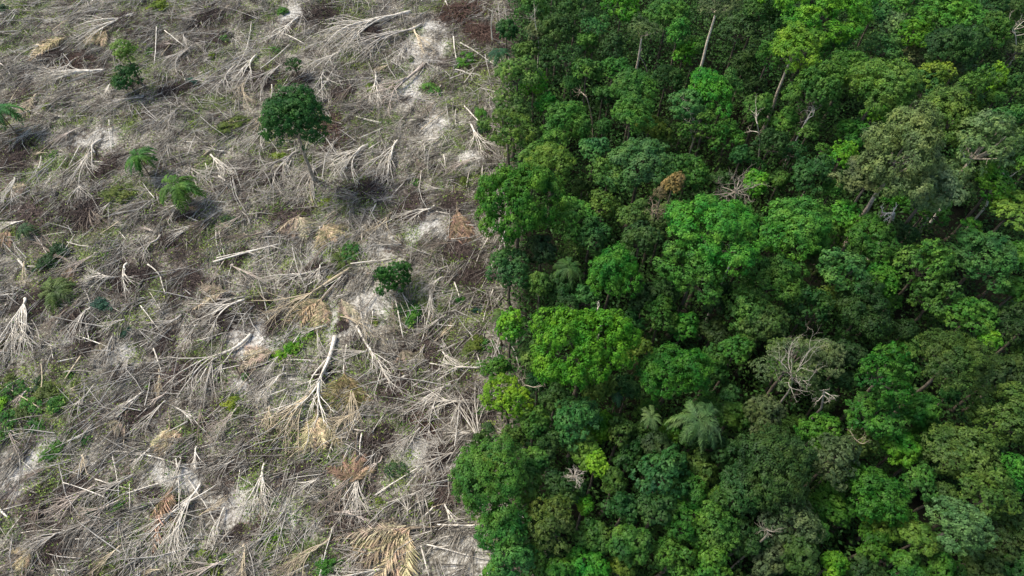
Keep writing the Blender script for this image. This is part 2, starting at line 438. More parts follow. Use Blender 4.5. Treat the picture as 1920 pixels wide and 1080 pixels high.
T(1340, 440, 150, 'gn', 'lobed', h=21, label="big rich green billowing tree in the centre of the forest")
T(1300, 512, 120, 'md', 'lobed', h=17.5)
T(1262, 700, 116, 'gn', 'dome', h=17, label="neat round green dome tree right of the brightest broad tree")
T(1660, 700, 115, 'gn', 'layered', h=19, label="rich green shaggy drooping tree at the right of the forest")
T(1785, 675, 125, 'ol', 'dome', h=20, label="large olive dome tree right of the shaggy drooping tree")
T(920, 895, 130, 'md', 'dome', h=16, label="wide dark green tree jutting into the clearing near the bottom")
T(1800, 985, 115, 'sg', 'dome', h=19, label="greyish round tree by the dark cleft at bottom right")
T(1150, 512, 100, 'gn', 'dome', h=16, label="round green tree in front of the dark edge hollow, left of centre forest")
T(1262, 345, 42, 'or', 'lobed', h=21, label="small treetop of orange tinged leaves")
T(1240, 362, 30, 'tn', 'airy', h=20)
L_ = [
 (1000,20,64,'md'),(1005,60,34,'sg','tall'),(1045,62,74,'dk','lobed'),(1115,50,56,'bl','umbrella'),(1165,18,64,'br'),(1250,30,72,'md'),
 (1270,66,50,'md'),(1282,100,40,'br','tall'),(1306,84,34,'md'),(1150,100,60,'dk'),(1065,112,60,'dk','airy'),(970,140,74,'ol'),(1000,163,54,'br','lobed'),
 (1190,170,96,'md'),(1150,132,60,'md'),(1100,132,50,'md'),(962,200,70,'ol'),(952,250,92,'ol','layered'),(1062,232,88,'md'),(1038,272,60,'ol'),
 (1185,215,90,'md'),(1218,238,46,'ye'),(1330,170,94,'gn'),(1288,205,70,'bl'),(1365,165,60,'md'),(1320,240,80,'md','airy'),(1362,262,60,'md'),
 (1035,312,94,'ye'),(998,292,50,'ol'),(1200,312,118,'bl'),(1290,322,80,'md'),(1415,345,46,'br','dome'),
 (1420,20,74,'dk'),(1470,52,60,'db'),(1670,42,58,'sg','umbrella'),(1715,66,62,'br'),(1640,22,60,'bl'),(1780,30,104,'md','dome'),(1855,60,74,'md'),(1905,25,60,'dk'),
 (1780,95,104,'db','dome'),(1592,128,84,'md'),(1655,92,60,'bl'),(1722,104,54,'gr'),(1530,172,110,'md'),(1752,142,64,'ye'),(1802,118,48,'sg','umbrella'),
 (1862,150,46,'lm','tall'),(1828,165,64,'md','tall'),(1902,95,52,'gr','airy'),(1910,165,64,'dk'),(1640,215,48,'br'),(1820,196,36,'ye'),(1872,224,48,'bl'),
 (1580,292,62,'br','layered'),(1512,205,70,'md','airy'),(1422,205,54,'md'),(1445,270,60,'dk'),(1525,330,70,'dk'),(1600,250,60,'md'),(1475,230,56,'md'),(1725,170,60,'bl'),
 (1075,412,82,'md'),(1130,388,62,'ol'),(1108,442,72,'db'),(1190,402,64,'ol'),(1262,418,84,'ol'),(1200,452,72,'dk'),(1388,488,70,'gn'),
 (955,505,74,'bl'),(1012,535,50,'md'),(1100,560,56,'bl'),(1238,592,72,'md'),(1282,612,60,'gn'),(955,612,56,'lm','tall'),(1015,470,60,'dk'),
 (1120,722,62,'ye'),(1200,655,48,'ye'),(1335,690,62,'md'),(1400,592,92,'ol','dome'),(935,690,46,'md','tall'),(1345,560,60,'dk'),(1140,330,70,'md'),(1390,420,60,'md'),
 (1490,428,130,'md','dome'),(1585,405,54,'gn','dome'),(1572,442,60,'md'),(1632,450,94,'md'),(1582,510,92,'bl'),(1730,500,94,'ol'),(1842,488,112,'bl'),
 (1900,395,84,'ye','layered'),(1450,525,112,'md'),(1512,582,84,'db'),(1652,525,62,'gn','dome'),(1610,592,110,'dk','dome'),(1432,615,92,'ol','dome'),(1752,562,92,'md'),
 (1822,592,84,'md'),(1905,545,56,'md'),(1856,640,42,'br'),(1545,668,74,'sg','dome'),(1870,700,64,'dk'),(1900,610,70,'dk'),(1740,390,70,'md'),
 (1540,500,60,'ol'),(1690,440,60,'dk'),(1340,620,54,'dk'),(1210,560,60,'dk'),(1180,610,54,'db'),(1380,655,60,'md'),
 (1080,790,84,'bl'),(1125,800,60,'br','dome'),(1092,842,60,'ye'),(1118,872,40,'lm','tall'),(1180,852,64,'db'),(1235,842,60,'dk'),(1002,862,52,'md'),(985,905,72,'ol'),
 (1060,915,64,'dk'),(1035,982,84,'ol'),(945,990,92,'md','dome'),(1095,946,40,'br'),(1240,905,112,'bl'),(1312,882,72,'ol'),(1170,955,62,'dk'),(1232,955,70,'dk'),
 (1290,982,92,'gn'),(1182,1022,82,'md'),(960,1052,84,'bl'),(1005,1040,60,'md'),(1166,1066,54,'ye'),(1110,1005,60,'md'),(1362,850,62,'dk'),(1262,1046,84,'md'),
 (1342,992,84,'ol','dome'),(1100,1062,72,'gn'),(1000,790,60,'md'),(1030,830,60,'dk'),(1040,750,56,'dk'),(1370,780,60,'md'),(1150,905,54,'md'),(1390,920,84,'dk','dome'),
 (1532,815,92,'gn'),(1452,882,148,'dk','dome'),(1562,862,92,'gr'),(1612,832,60,'ol'),(1684,842,62,'br'),(1640,782,94,'gn','layered'),(1722,770,72,'md'),(1802,852,114,'ol','dome'),
 (1882,785,130,'ol','lobed'),(1642,932,122,'gn'),(1664,972,84,'ye'),(1722,1012,60,'ye'),(1562,1060,54,'lm'),(1480,982,104,'gr'),(1855,932,92,'ol'),(1905,890,84,'md'),
 (1722,905,56,'md','tall'),(1500,1045,72,'md'),(1636,1022,64,'gn'),(1702,1066,64,'md'),(1622,1072,60,'dk'),(1882,1025,84,'dk'),(1442,1052,74,'gr'),(1762,930,52,'dk'),
 (1560,945,74,'md'),(1400,1010,64,'dk'),(1330,1062,74,'md'),(1900,700,60,'dk'),(1760,1068,60,'md'),(1840,1070,70,'ol'),(1540,745,56,'dk'),(1430,780,70,'gr'),
 (1590,665,54,'dk'),(1915,480,56,'md'),(1860,350,80,'md'),(1910,270,60,'dk'),(1790,330,70,'gr','layered'),(930,1078,60,'md'),(905,830,44,'dk'),
 (1080,20,60,'dk'),(1385,60,60,'dk'),(1440,110,54,'db'),(1395,125,54,'dk'),(1560,92,60,'md'),(1250,150,54,'dk'),(950,60,44,'db'),(1100,80,40,'md'),(1690,5,60,'md'),(1850,8,60,'db'),
]
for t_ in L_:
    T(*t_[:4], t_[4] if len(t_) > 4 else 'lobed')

HOLES = [(1540,478,30),(1850,525,34),(1775,400,34),(1732,965,26),(1700,560,24),(1555,765,30),(1345,585,24),(1390,250,22),(1890,640,24),(1365,990,18),(1075,955,18),(1010,455,24),(1440,470,14)]
in_hole = lambda px, py, k=1.0: any(math.hypot((px-a), (py-b)*.75) < r*k for a, b, r in HOLES)
# fill: smaller trees under and between the crowns
rngf = np.random.default_rng(77)
cand = 0; fill = []
while cand < 9000 and len(fill) < 82:
    cand += 1
    px, py = rngf.uniform(925, 1950), rngf.uniform(-40, 1110)
    s = depth_at(px, py, 11)/90
    dmin = 1e9
    for (qx, qy, d, *_r) in TREES:
        dd = math.hypot(px-qx, py-qy)-d*.40
        dmin = min(dmin, dd)
    if dmin > 13 and not in_hole(px, py, 1.3) and not (1315 < px < 1360 and 40 < py < 150):
        fill.append(1); hh = rngf.uniform(8.5, 12.5)
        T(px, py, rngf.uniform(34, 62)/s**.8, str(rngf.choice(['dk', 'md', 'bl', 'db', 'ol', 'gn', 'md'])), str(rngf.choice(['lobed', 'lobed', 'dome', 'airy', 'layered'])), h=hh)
print("trees", len(TREES), "fill", len(fill))

# lone trees left standing in the clearing
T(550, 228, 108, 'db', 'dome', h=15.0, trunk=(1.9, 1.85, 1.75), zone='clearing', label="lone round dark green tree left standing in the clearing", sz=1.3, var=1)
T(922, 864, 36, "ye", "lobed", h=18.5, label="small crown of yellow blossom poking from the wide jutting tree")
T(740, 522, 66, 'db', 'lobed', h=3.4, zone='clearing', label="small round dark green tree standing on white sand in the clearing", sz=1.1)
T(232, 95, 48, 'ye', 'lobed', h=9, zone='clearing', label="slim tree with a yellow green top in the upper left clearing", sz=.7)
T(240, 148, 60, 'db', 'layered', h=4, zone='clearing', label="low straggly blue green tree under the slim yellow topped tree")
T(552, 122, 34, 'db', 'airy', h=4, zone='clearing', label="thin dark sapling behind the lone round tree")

# undergrowth of the forest floor
def scatter_leaves(n, region, hmax, size, seed, mat, name, clump=14, dens_fn=None, flat=.5, spread=.9):
    rng = np.random.default_rng(seed)
    x0, x1, y0, y1 = region
    cx = rng.uniform(x0, x1, n); cy = rng.uniform(y0, y1, n)
    if dens_fn is not None:
        k = rng.random(n) < dens_fn(cx, cy); cx, cy = cx[k], cy[k]
    n = len(cx); cz = ground_z(cx, cy)+rng.uniform(0, 1, n)**1.6*hmax
    c = np.stack([cx, cy, cz], -1)[:, None]+rng.normal(size=(n, clump, 3))*[spread, spread, spread*.5]
    c = c.reshape(-1, 3); c[:, 2] = np.maximum(c[:, 2], ground_z(c[:, 0], c[:, 1])+.04)
    nr = rng.normal(size=c.shape)*flat+[0, 0, 1]
    a = size*rng.uniform(.6, 1.4, len(c))
    V, F = leaf_quads(c, nr, a, a*.5, rng)
    o = obj(name, quads_mesh(name, V, F, mat)); return o
def in_forest(x, y):
    m = (x > edge_x(y)+2.0)*1.0
    qx, qy = to_px(x, y, 4.0)
    for a, b, r in HOLES: m = m*(np.hypot(qx-a, (qy-b)*.8) > r*1.25)
    return m
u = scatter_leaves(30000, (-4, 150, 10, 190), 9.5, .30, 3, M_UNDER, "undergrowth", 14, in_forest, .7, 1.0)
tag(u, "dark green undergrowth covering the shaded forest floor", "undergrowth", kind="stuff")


# ------------------------------------------------------------------ palms
def frond_mesh(name, L, droop, mat, seed, n=24, leaf=.95, hang=.35, width=.05, bw=.05, mess=1.0, arch=.55):
    rng = np.random.default_rng(seed); mb = MB()
    t = np.linspace(0, 1, 9)
    # leaves the crown upwards, then arches over
    px_ = L*(t-.18*droop*t**3); pz = L*(arch*t-(arch+.55*droop)*t**2)
    pts = np.stack([px_, np.zeros(9), pz], -1)
    V, F = tube(pts, np.linspace(width, width*.25, 9), 4, False); mb.add(V, F)
    for s in (-1, 1):
        for i in range(n):
            q = .12+.86*(i+rng.uniform(-.3, .3))/n; q = min(max(q, .1), .99)
            p = np.array([np.interp(q, t, px_), 0, np.interp(q, t, pz)])
            ll = leaf*math.sin(math.pi*min(1, q*.85+.14))**.6*rng.uniform(.8-.2*(mess-1), 1.15)
            d = norm(np.array([.55+.25*q+(mess-1)*.35, s*1.0, -hang+rng.normal()*.12*mess])+rng.normal(size=3)*.06*mess)
            side = norm(np.cross(d, [0, 0, 1.0]))*bw*(leaf/.6)
            m = p+d*ll*.5+[0, 0, .03]; e = p+d*ll+np.array([0, 0, -ll*.22])
            mb.add(np.array([p-side*.6, m-side, m+side, p+side*.6]), [[0, 1, 2, 3]])
            mb.add(np.array([m-side, e-side*.2, e+side*.2, m+side]), [[0, 1, 2, 3]])
    return mb.mesh(name, mat)
FR = [frond_mesh("frond_%d" % i, 1.0*4.2, .75+.2*i, M_LEAF, 200+i) for i in range(3)]
FRD = [frond_mesh("dry_frond_%d" % i, 4.2, .06+.10*i, M_DRYFROND, 210+i, 44, 1.05, .12, .05, .022, 2.6, .16) for i in range(3)]

def palm(px, py, dpx, h, col, label, zone='clearing', nf=16, k=1.0, droop=0, dead=3, ragged=.12):
    rng = np.random.default_rng(hash_int(px, py)); R = dpx/2/FPX*depth_at(px, py, h)
    x, y = at(px, py, h); gz = float(ground_z(x, y))
    root = bpy.data.objects.new("palm_tree", None); COL.objects.link(root); root.location = (x, y, gz)
    tag(root, label, "palm")
    obj("trunk", STEMS[1], root, (0, 0, -.1), (0, 0, 1), (.55, .55, (h-gz+.1)/10), (1.1, 1.0, .85))
    s = R/3.6
    for i in range(nf):
        up = (i % 3)/2.0
        ob = obj("frond", FR[i % 3], root, (0, 0, h-gz), (rng.normal()*ragged*1.5, -.35*up+.22+rng.normal()*ragged+droop, i*2.399+rng.normal()*ragged*1.4), s*rng.uniform(.7, 1.15), tuple(np.array(col)*rng.uniform(.8, 1.25)))
    for i in range(dead):
        obj("dry_frond", FRD[i % 3], root, (0, 0, h-gz-.2), (0, 1.15+rng.uniform(-.2, .2), rng.uniform(0, 6.28)), s*.8, (.20, .16, .08))
    return root
palm(258, 292, 74, 5.5, (.050, .165, .022), "green palm standing upright, the left one of the two")
palm(330, 345, 92, 6.0, (.070, .165, .024), "bushier green palm right of and nearer than its neighbour palm")
palm(-4, 205, 80, 6.5, (.04, .15, .03), "green palm cut by the left edge of the picture")
palm(45, 428, 40, 2.0, (.06, .12, .04), "small stubby palm near the left edge")
palm(100, 545, 92, 1.6, (.075, .125, .03), "drooping yellow green palm half lying at the left", nf=12)
palm(936, 98, 46, 7.0, (.03, .10, .045), "dark bluish palm at the far end of the forest edge", 'forest')
palm(1310, 788, 106, 18.0, (.058, .120, .036), "star shaped pale grey green palm crown in the lower forest", 'forest', nf=22, dead=0, ragged=.17)
palm(1222, 782, 48, 15.0, (.080, .145, .045), "small pale palm left of the star shaped palm", 'forest', dead=0)
palm(1066, 500, 70, 13.5, (.045, .11, .022), "dark feathery palm left of the round green tree", 'forest', dead=1)
palm(1195, 688, 50, 13.0, (.07, .07, .02), "brownish drooping palm beside the brightest broad tree", 'forest', droop=.3)
palm(1158, 742, 40, 12.0, (.04, .11, .05), "hanging bluish palm under the brightest broad tree", 'forest', droop=.5)
palm(938, 592, 44, 9.0, (.07, .13, .03), "thin yellow green palm on the forest edge", 'forest', dead=2)

def dry_palm(px, py, tx, ty, wpx, col, label, nf=12, trunk=None, h=.8):
    """dead palm head at px,py whose dry fronds sweep towards tx,ty"""
    rng = np.random.default_rng(hash_int(px, py, 3)); x, y = at(px, py, h); x1, y1 = at(tx, ty, 0)
    gz = float(ground_z(x, y)); L = math.hypot(x1-x, y1-y); a0 = math.atan2(y1-y, x1-x)
    w = wpx/FPX*depth_at(tx, ty); spread = min(1.5, w/2/L)*1.1; nf = int(nf*1.25)
    root = bpy.data.objects.new("dry_palm", None); COL.objects.link(root); root.location = (x, y, gz); tag(root, label, "dead palm", "felled dry palms")
    for i in range(nf):
        f = (i+.5)/nf*2-1
        ob = obj("frond", FRD[i % 3], root, (0, 0, h*rng.uniform(.6, 1.1)), (rng.uniform(-.8, .8), rng.uniform(-.02, .13), a0+f*spread+rng.normal()*.16), L/3.7*rng.uniform(.6, 1.15), tuple(np.array(col)*rng.uniform(.45, 1.1)*[1, rng.uniform(.92, 1.08), 1]))
    if trunk:
        bx, by = at(*trunk); Lt = math.hypot(bx-x, by-y); at_ = math.atan2(by-y, bx-x)
        obj("trunk", STEMS[2], root, (0, 0, h*.7), (0, math.pi/2+.05, at_), (.45, .45, Lt/10), (1.2, 1.1, .95))
    return root
TAN, ORG, GLD = (.52, .44, .30), (.50, .36, .22), (.64, .53, .31)
for a in [
 (560,404,555,448,70,TAN,"tan dry palm fan left of the bright gold dry palm",10,(590,372)),
 (606,420,635,452,60,GLD,"gold dry palm lying beside a tan one, upper middle clearing",10,(640,395)),
 (858,396,866,462,44,ORG,"orange brown dry palm hanging near the large rich green tree",12,(852,345)),
 (425,545,372,560,48,TAN,"tan dry palm above the left end of grey branches",10,(460,560)),
 (602,560,570,612,88,GLD,"yellow tan dry palm at the foot of long diagonal stems",14,(655,505)),
 (512,660,455,672,60,TAN,"faded dry palm left of the bright green fern strip",10,(585,676)),
 (592,775,586,842,60,GLD,"golden dry palm under the thick pale trunk",12,(628,630)),
 (645,700,650,768,100,(.30,.26,.11),"greenish brown dry palm right of the thick pale trunk",14,(648,645)),
 (316,800,312,848,60,GLD,"cone shaped straw coloured dry palm in the lower left",10,(318,770)),
 (322,915,284,1022,40,ORG,"long narrow orange dry palm pointing down the picture",10,(345,860)),
 (662,905,655,862,90,ORG,"orange burst of dry fronds in the lower middle",14,(671,815)),
 (768,990,676,1078,115,GLD,"largest golden dry palm fan at the bottom of the clearing",26,(900,984)),
 (762,986,655,1022,46,TAN,"flat straw spray of fronds just behind the largest golden palm fan",9,None),
 (225,790,205,815,60,TAN,"crumpled tan dry palm left of the cone shaped one",8,None),
 (60,1035,30,1070,70,GLD,"golden dry palm in the bottom left corner",10,(110,1000)),
 (66,180,46,222,30,TAN,"upright tan dry palm frond heap near the upper left edge",6,None),
 (50,345,20,365,50,TAN,"tan dry palm at the left edge above the dark brush",8,None),
 (200,60,172,88,50,GLD,"straw coloured dry palm in the upper left corner area",8,(250,30)),
 (125,70,60,100,40,GLD,"long straw coloured dry palm in the far left corner",8,(150,60)),
 (755,655,760,685,50,TAN,"faint tan dry palm behind the long forked trunk",8,None),
 (790,650,775,690,30,(.33,.30,.15),"narrow olive dry palm right of the forked trunk",7,(812,580)),
 (130,500,125,535,30,ORG,"small orange dry palm right of the half lying palm",6,None),
 (640,560,650,610,30,TAN,"thin tan dry palm right of the yellow tan one",6,None),
 (350,388,378,400,26,ORG,"orange dead frond tuft at the foot of the bushier palm",4,None),
 (15,430,5,470,40,ORG,"rusty dry palm cut by the left picture edge",7,None),
 (185,645,200,660,30,TAN,"small tan dry palm in the left middle clearing",5,None),
]: dry_palm(a[0],a[1],a[2],a[3],a[4],a[5],a[6],a[7],trunk=a[8])

# ------------------------------------------------------------------ felled trees with bare branches
def branch_geo(mb, p, ang, L, r, depth, rng, lift=.25, droop=.0, nseg=6, wig=.10, splits=3):
    """one bare branch, its forks and twigs added to mb; grows along the ground from p towards ang"""
    pts = [p.copy()]; a = ang; q = p.copy(); bend = rng.normal()*.05
    for i in range(nseg):
        a += rng.normal()*wig+bend
        up = lift*(1-1.9*(i+1)/nseg)
        q = q+np.array([math.cos(a), math.sin(a), up])*L/nseg
        q[2] = max(q[2], .08); pts.append(q.copy())
    pts = np.array(pts); rad = np.linspace(r, max(.012, r*.28), nseg+1)
    V, F = tube(pts, rad, 5 if r > .05 else 3, False); mb.add(V, F)
    if depth > 0:
        for s in range(splits+int(rng.integers(0, 2))):
            t = rng.uniform(.22, .92); i = min(nseg-1, int(t*nseg))
            b = pts[i]+(pts[i+1]-pts[i])*(t*nseg-i)
            da = math.atan2(pts[i+1][1]-pts[i][1], pts[i+1][0]-pts[i][0])+rng.choice([-1, 1])*rng.uniform(.22, .62)
            branch_geo(mb, b, da, L*rng.uniform(.35, .6)*(1.15-.5*t), rad[i]*.62, depth-1, rng, lift*rng.uniform(.4, 1.6), nseg=max(3, nseg-1), wig=wig*1.2, splits=splits)
COL_W = {'white': (1.35, 1.33, 1.28), 'grey': (.92, .90, .87), 'brown': (.52, .45, .40), 'tan': (1.12, 1.0, .78), 'pinkish': (1.08, .98, .93)}
LENW = lambda L: 'short' if L < 6 else ('long' if L > 11 else 'middling')
def img_dir(x0, y0, x1, y1):
    a = math.degrees(math.atan2(y0-y1, x1-x0)) % 360
    return ['right', 'up right', 'up', 'up left', 'left', 'down left', 'down', 'down right'][int((a+22.5)//45) % 8]
def fallen_tree(bx, by, tx, ty, wpx, col='grey', fork=.35, nb=6, r=None, depth=2, label=None, lift=.3, splits=3, curved=.10):
    seed = hash_int(bx, by, tx, ty); rng = np.random.default_rng(seed)
    x0, y0 = at(bx, by, .4); x1, y1 = at(tx, ty, .3); gz = float(ground_z(x0, y0))
    L = math.hypot(x1-x0, y1-y0); a0 = math.atan2(y1-y0, x1-x0); wm = wpx/FPX*depth_at(tx, ty)
    spread = math.atan2(wm/2, L*(1-fork)); r = r or (.06+.012*L)
    root = bpy.data.objects.new("fallen_tree", None); COL.objects.link(root); root.location = (x0, y0, gz+.12)
    c = tuple(np.array(COL_W[col])*rng.uniform(.85, 1.1))
    n = 7; t = np.linspace(0, 1, n); bow = rng.normal()*.03*L
    F0 = L*max(fork, .06)
    pts = np.stack([np.cos(a0)*t*F0-np.sin(a0)*np.sin(t*np.pi)*bow, np.sin(a0)*t*F0+np.cos(a0)*np.sin(t*np.pi)*bow, .25+.35*np.sin(t*1.6)], -1)
    mb = MB(); V, F = tube(pts, r*(1.15-.45*t), 8, True); mb.add(V, F)
    obj("trunk", mb.mesh("fallen_trunk", M_DEAD, True), root, color=c)
    for i in range(nb):
        f = ((i+.5)/nb*2-1) if nb > 1 else 0
        k = 1-.55*abs(f)*rng.uniform(.2, .9) if nb > 1 else 1
        p = pts[int(rng.integers(max(1, n-4), n))] if fork > .15 else pts[-1]
        mb = MB(); branch_geo(mb, p.copy(), a0+f*spread+rng.normal()*.07, (L-F0*.85)*rng.uniform(.72, 1.05), r*rng.uniform(.42, .62), depth, rng, lift*rng.uniform(.5, 1.5), nseg=7, wig=curved, splits=splits)
        obj("branch", mb.mesh("bare_branch", M_DEAD), root, color=tuple(np.array(c)*rng.uniform(.85, 1.12)))
    if label: tag(root, label, "fallen tree", "felled leafless trees in the clearing")
    else: later(root, f"{LENW(L)} {col} leafless fallen tree pointing {img_dir(bx, by, tx, ty)}", "fallen tree", (bx+tx)/2, (by+ty)/2, 'clearing', "felled leafless trees in the clearing")
    return root
FT = [
 (47,560,48,690,120,'white',.10,10,None,2,"white many branched fallen tree fanning down at the left edge"),
 (745,262,705,352,100,'white',.30,8,None,2,"white fan of branches in front of the lone round tree, to its right"),
 (495,868,480,992,70,'white',.22,8,None,2,"white drooping fallen tree fan in the lower middle left"),
 (668,880,663,995,84,'white',.30,11,None,2,"white fan shaped fallen tree with dark round twig tip below the orange burst"),
 (668,610,748,738,90,'white',.62,8,.20,2,"long white straight trunk forking into a fan pointing down and right"),
 (628,630,572,800,40,'white',.50,5,.34,2,"thickest pale trunk, lying over the golden dry palm"),
 (765,965,765,918,66,'white',.12,6,None,2,"small white antler shaped branch fan in the lower right clearing"),
 (905,845,860,725,90,'grey',.12,6,None,2,"bare grey branchy tree leaning against the forest edge"),
 (470,625,300,735,70,'white',.40,6,None,2,"long white stem bundle sweeping down left from the fern strip"),
 (655,505,500,612,60,'tan',.45,6,None,1,"long tan stem bundle sweeping into the yellow tan palm"),
 (770,20,560,95,60,'white',.25,9,None,2,"long white brush of branches sweeping left at the top"),
 (790,45,620,115,60,'grey',.25,8,None,2), (795,120,700,205,50,'pinkish',.5,5,None,2), (375,905,265,1062,100,'white',.20,12,None,2,"dense white bundle of branches in the lower left"),
 (250,28,140,85,50,'white',.3,7,None,2), (150,105,80,168,40,'grey',.3,6,None,2), (195,130,60,155,40,'white',.2,7,None,2), (30,330,15,390,50,'white',.1,7,None,2,"white twiggy root like fan at the left edge"),
 (150,345,150,398,60,'grey',.1,8,None,2,"grey fan of twigs above the dark brush heap at left"), (505,235,468,290,50,'white',.1,7,None,2),
 (760,85,735,135,46,'white',.2,7,None,2), (640,95,560,150,50,'white',.2,7,None,2), (440,120,385,205,44,'grey',.4,5,None,2), (530,120,470,180,60,'grey',.2,6,None,2),
 (460,555,360,585,50,'grey',.3,6,None,2), (460,560,350,610,50,'white',.3,6,None,2), (590,505,480,528,36,'white',.4,5,None,2), (605,492,585,545,50,'white',.2,6,None,2),
 (815,388,735,420,36,'white',.3,6,None,2), (840,500,770,540,46,'grey',.25,7,None,2), (830,520,790,560,50,'white',.2,7,None,2), (900,690,815,690,46,'white',.5,5,None,2),
 (800,640,770,700,40,'grey',.2,5,None,2), (830,655,850,700,50,'white',.2,6,None,2), (590,720,490,850,60,'tan',.3,8,None,2), (240,495,232,568,50,'white',.2,3,None,2,"white antler like fallen tree in the left middle clearing"),
 (213,630,190,700,40,'grey',.3,5,None,2), (235,600,185,625,40,'white',.2,6,None,2), (340,200,300,260,50,'grey',.3,6,None,2), (395,290,440,340,50,'white',.2,7,None,2),
 (190,260,150,355,60,'white',.3,6,None,2), (270,180,170,215,50,'grey',.3,6,None,2), (880,750,770,760,50,'white',.3,6,None,2), (845,720,740,800,60,'grey',.2,7,None,2),
 (560,280,470,370,60,'grey',.2,8,None,2), (600,300,555,385,70,'grey',.2,8,None,2), (690,270,610,350,60,'white',.25,8,None,2), (660,285,540,330,50,'grey',.3,7,None,2),
 (440,860,380,900,50,'grey',.3,6,None,2), (250,890,140,960,60,'grey',.3,8,None,2), (180,910,80,985,60,'pinkish',.3,7,None,2), (120,1000,30,1040,60,'grey',.2,7,None,2),
 (285,1000,220,1060,50,'grey',.3,6,None,2), (420,950,395,1030,40,'white',.3,4,None,2), (620,1010,520,1075,60,'tan',.3,6,None,2), (700,1020,640,1070,50,'grey',.2,6,None,2),
 (670,880,600,985,40,'brown',.2,7,None,2), (530,980,470,1050,60,'grey',.3,7,None,2), (790,800,720,870,60,'grey',.3,7,None,2), (860,850,760,880,60,'grey',.3,7,None,2),
 (480,100,440,170,40,'white',.3,5,None,2), (360,80,300,140,50,'grey',.3,6,None,2), (560,30,500,90,40,'white',.3,5,None,2), (690,420,640,470,50,'grey',.3,5,None,2),
 (340,590,260,640,50,'grey',.3,6,None,2), (130,580,80,640,40,'brown',.3,6,None,2), (300,440,220,500,50,'grey',.3,6,None,2), (420,400,340,450,50,'brown',.3,6,None,2),
 (510,430,400,470,40,'brown',.4,5,None,2), (880,230,905,300,40,'white',.4,5,None,2), (850,130,900,150,26,'white',.6,3,None,1), (160,745,110,800,50,'grey',.3,6,None,2),
 (270,730,200,800,40,'white',.3,5,None,2), (540,700,470,760,50,'white',.3,6,None,2), (450,760,400,830,50,'pinkish',.3,6,None,2), (340,800,290,860,36,'tan',.3,5,None,1),
]
for f in FT:
    lab = f[10] if len(f) > 10 else None
    fallen_tree(*f[:6], f[6], f[7], f[8], f[9], lab)
rng = np.random.default_rng(2024); placed = [((f[0]+f[2])/2, (f[1]+f[3])/2) for f in FT]; tries = 0; nF = 0
while nF < 105 and tries < 9000:
    tries += 1
    bx, by = rng.uniform(0, 900), rng.uniform(-5, 1080)
    kk = rng.random(); L = rng.uniform(45, 130)*(.62+.5*by/1080); bundle = rng.random() < .75
    ang = math.radians(rng.normal(214, 22)) if kk < .58 else (math.radians(rng.normal(265, 18)) if kk < .78 else rng.uniform(0, 6.28))
    tx, ty = bx+L*math.cos(ang), by-L*math.sin(ang)*.9
    if tx > 895 or ty < -20: continue
    mx, my = (bx+tx)/2, (by+ty)/2
    if min(math.hypot(mx-a, my-b) for a, b in placed) < 30: continue
    placed.append((mx, my)); nF += 1
    col = str(rng.choice(['white', 'grey', 'white', 'brown', 'pinkish', 'tan']))
    if bundle: fallen_tree(round(bx), round(by), round(tx), round(ty), L*rng.uniform(.10, .28), col, rng.uniform(.02, .3), int(rng.integers(4, 9)), rng.uniform(.09, .14), 1, lift=.15, splits=2, curved=.035)
    else: fallen_tree(round(bx), round(by), round(tx), round(ty), L*rng.uniform(.3, .8), col, rng.uniform(.1, .45), int(rng.integers(4, 8)), depth=2, curved=rng.uniform(.06, .16))
print("fallen", nF)

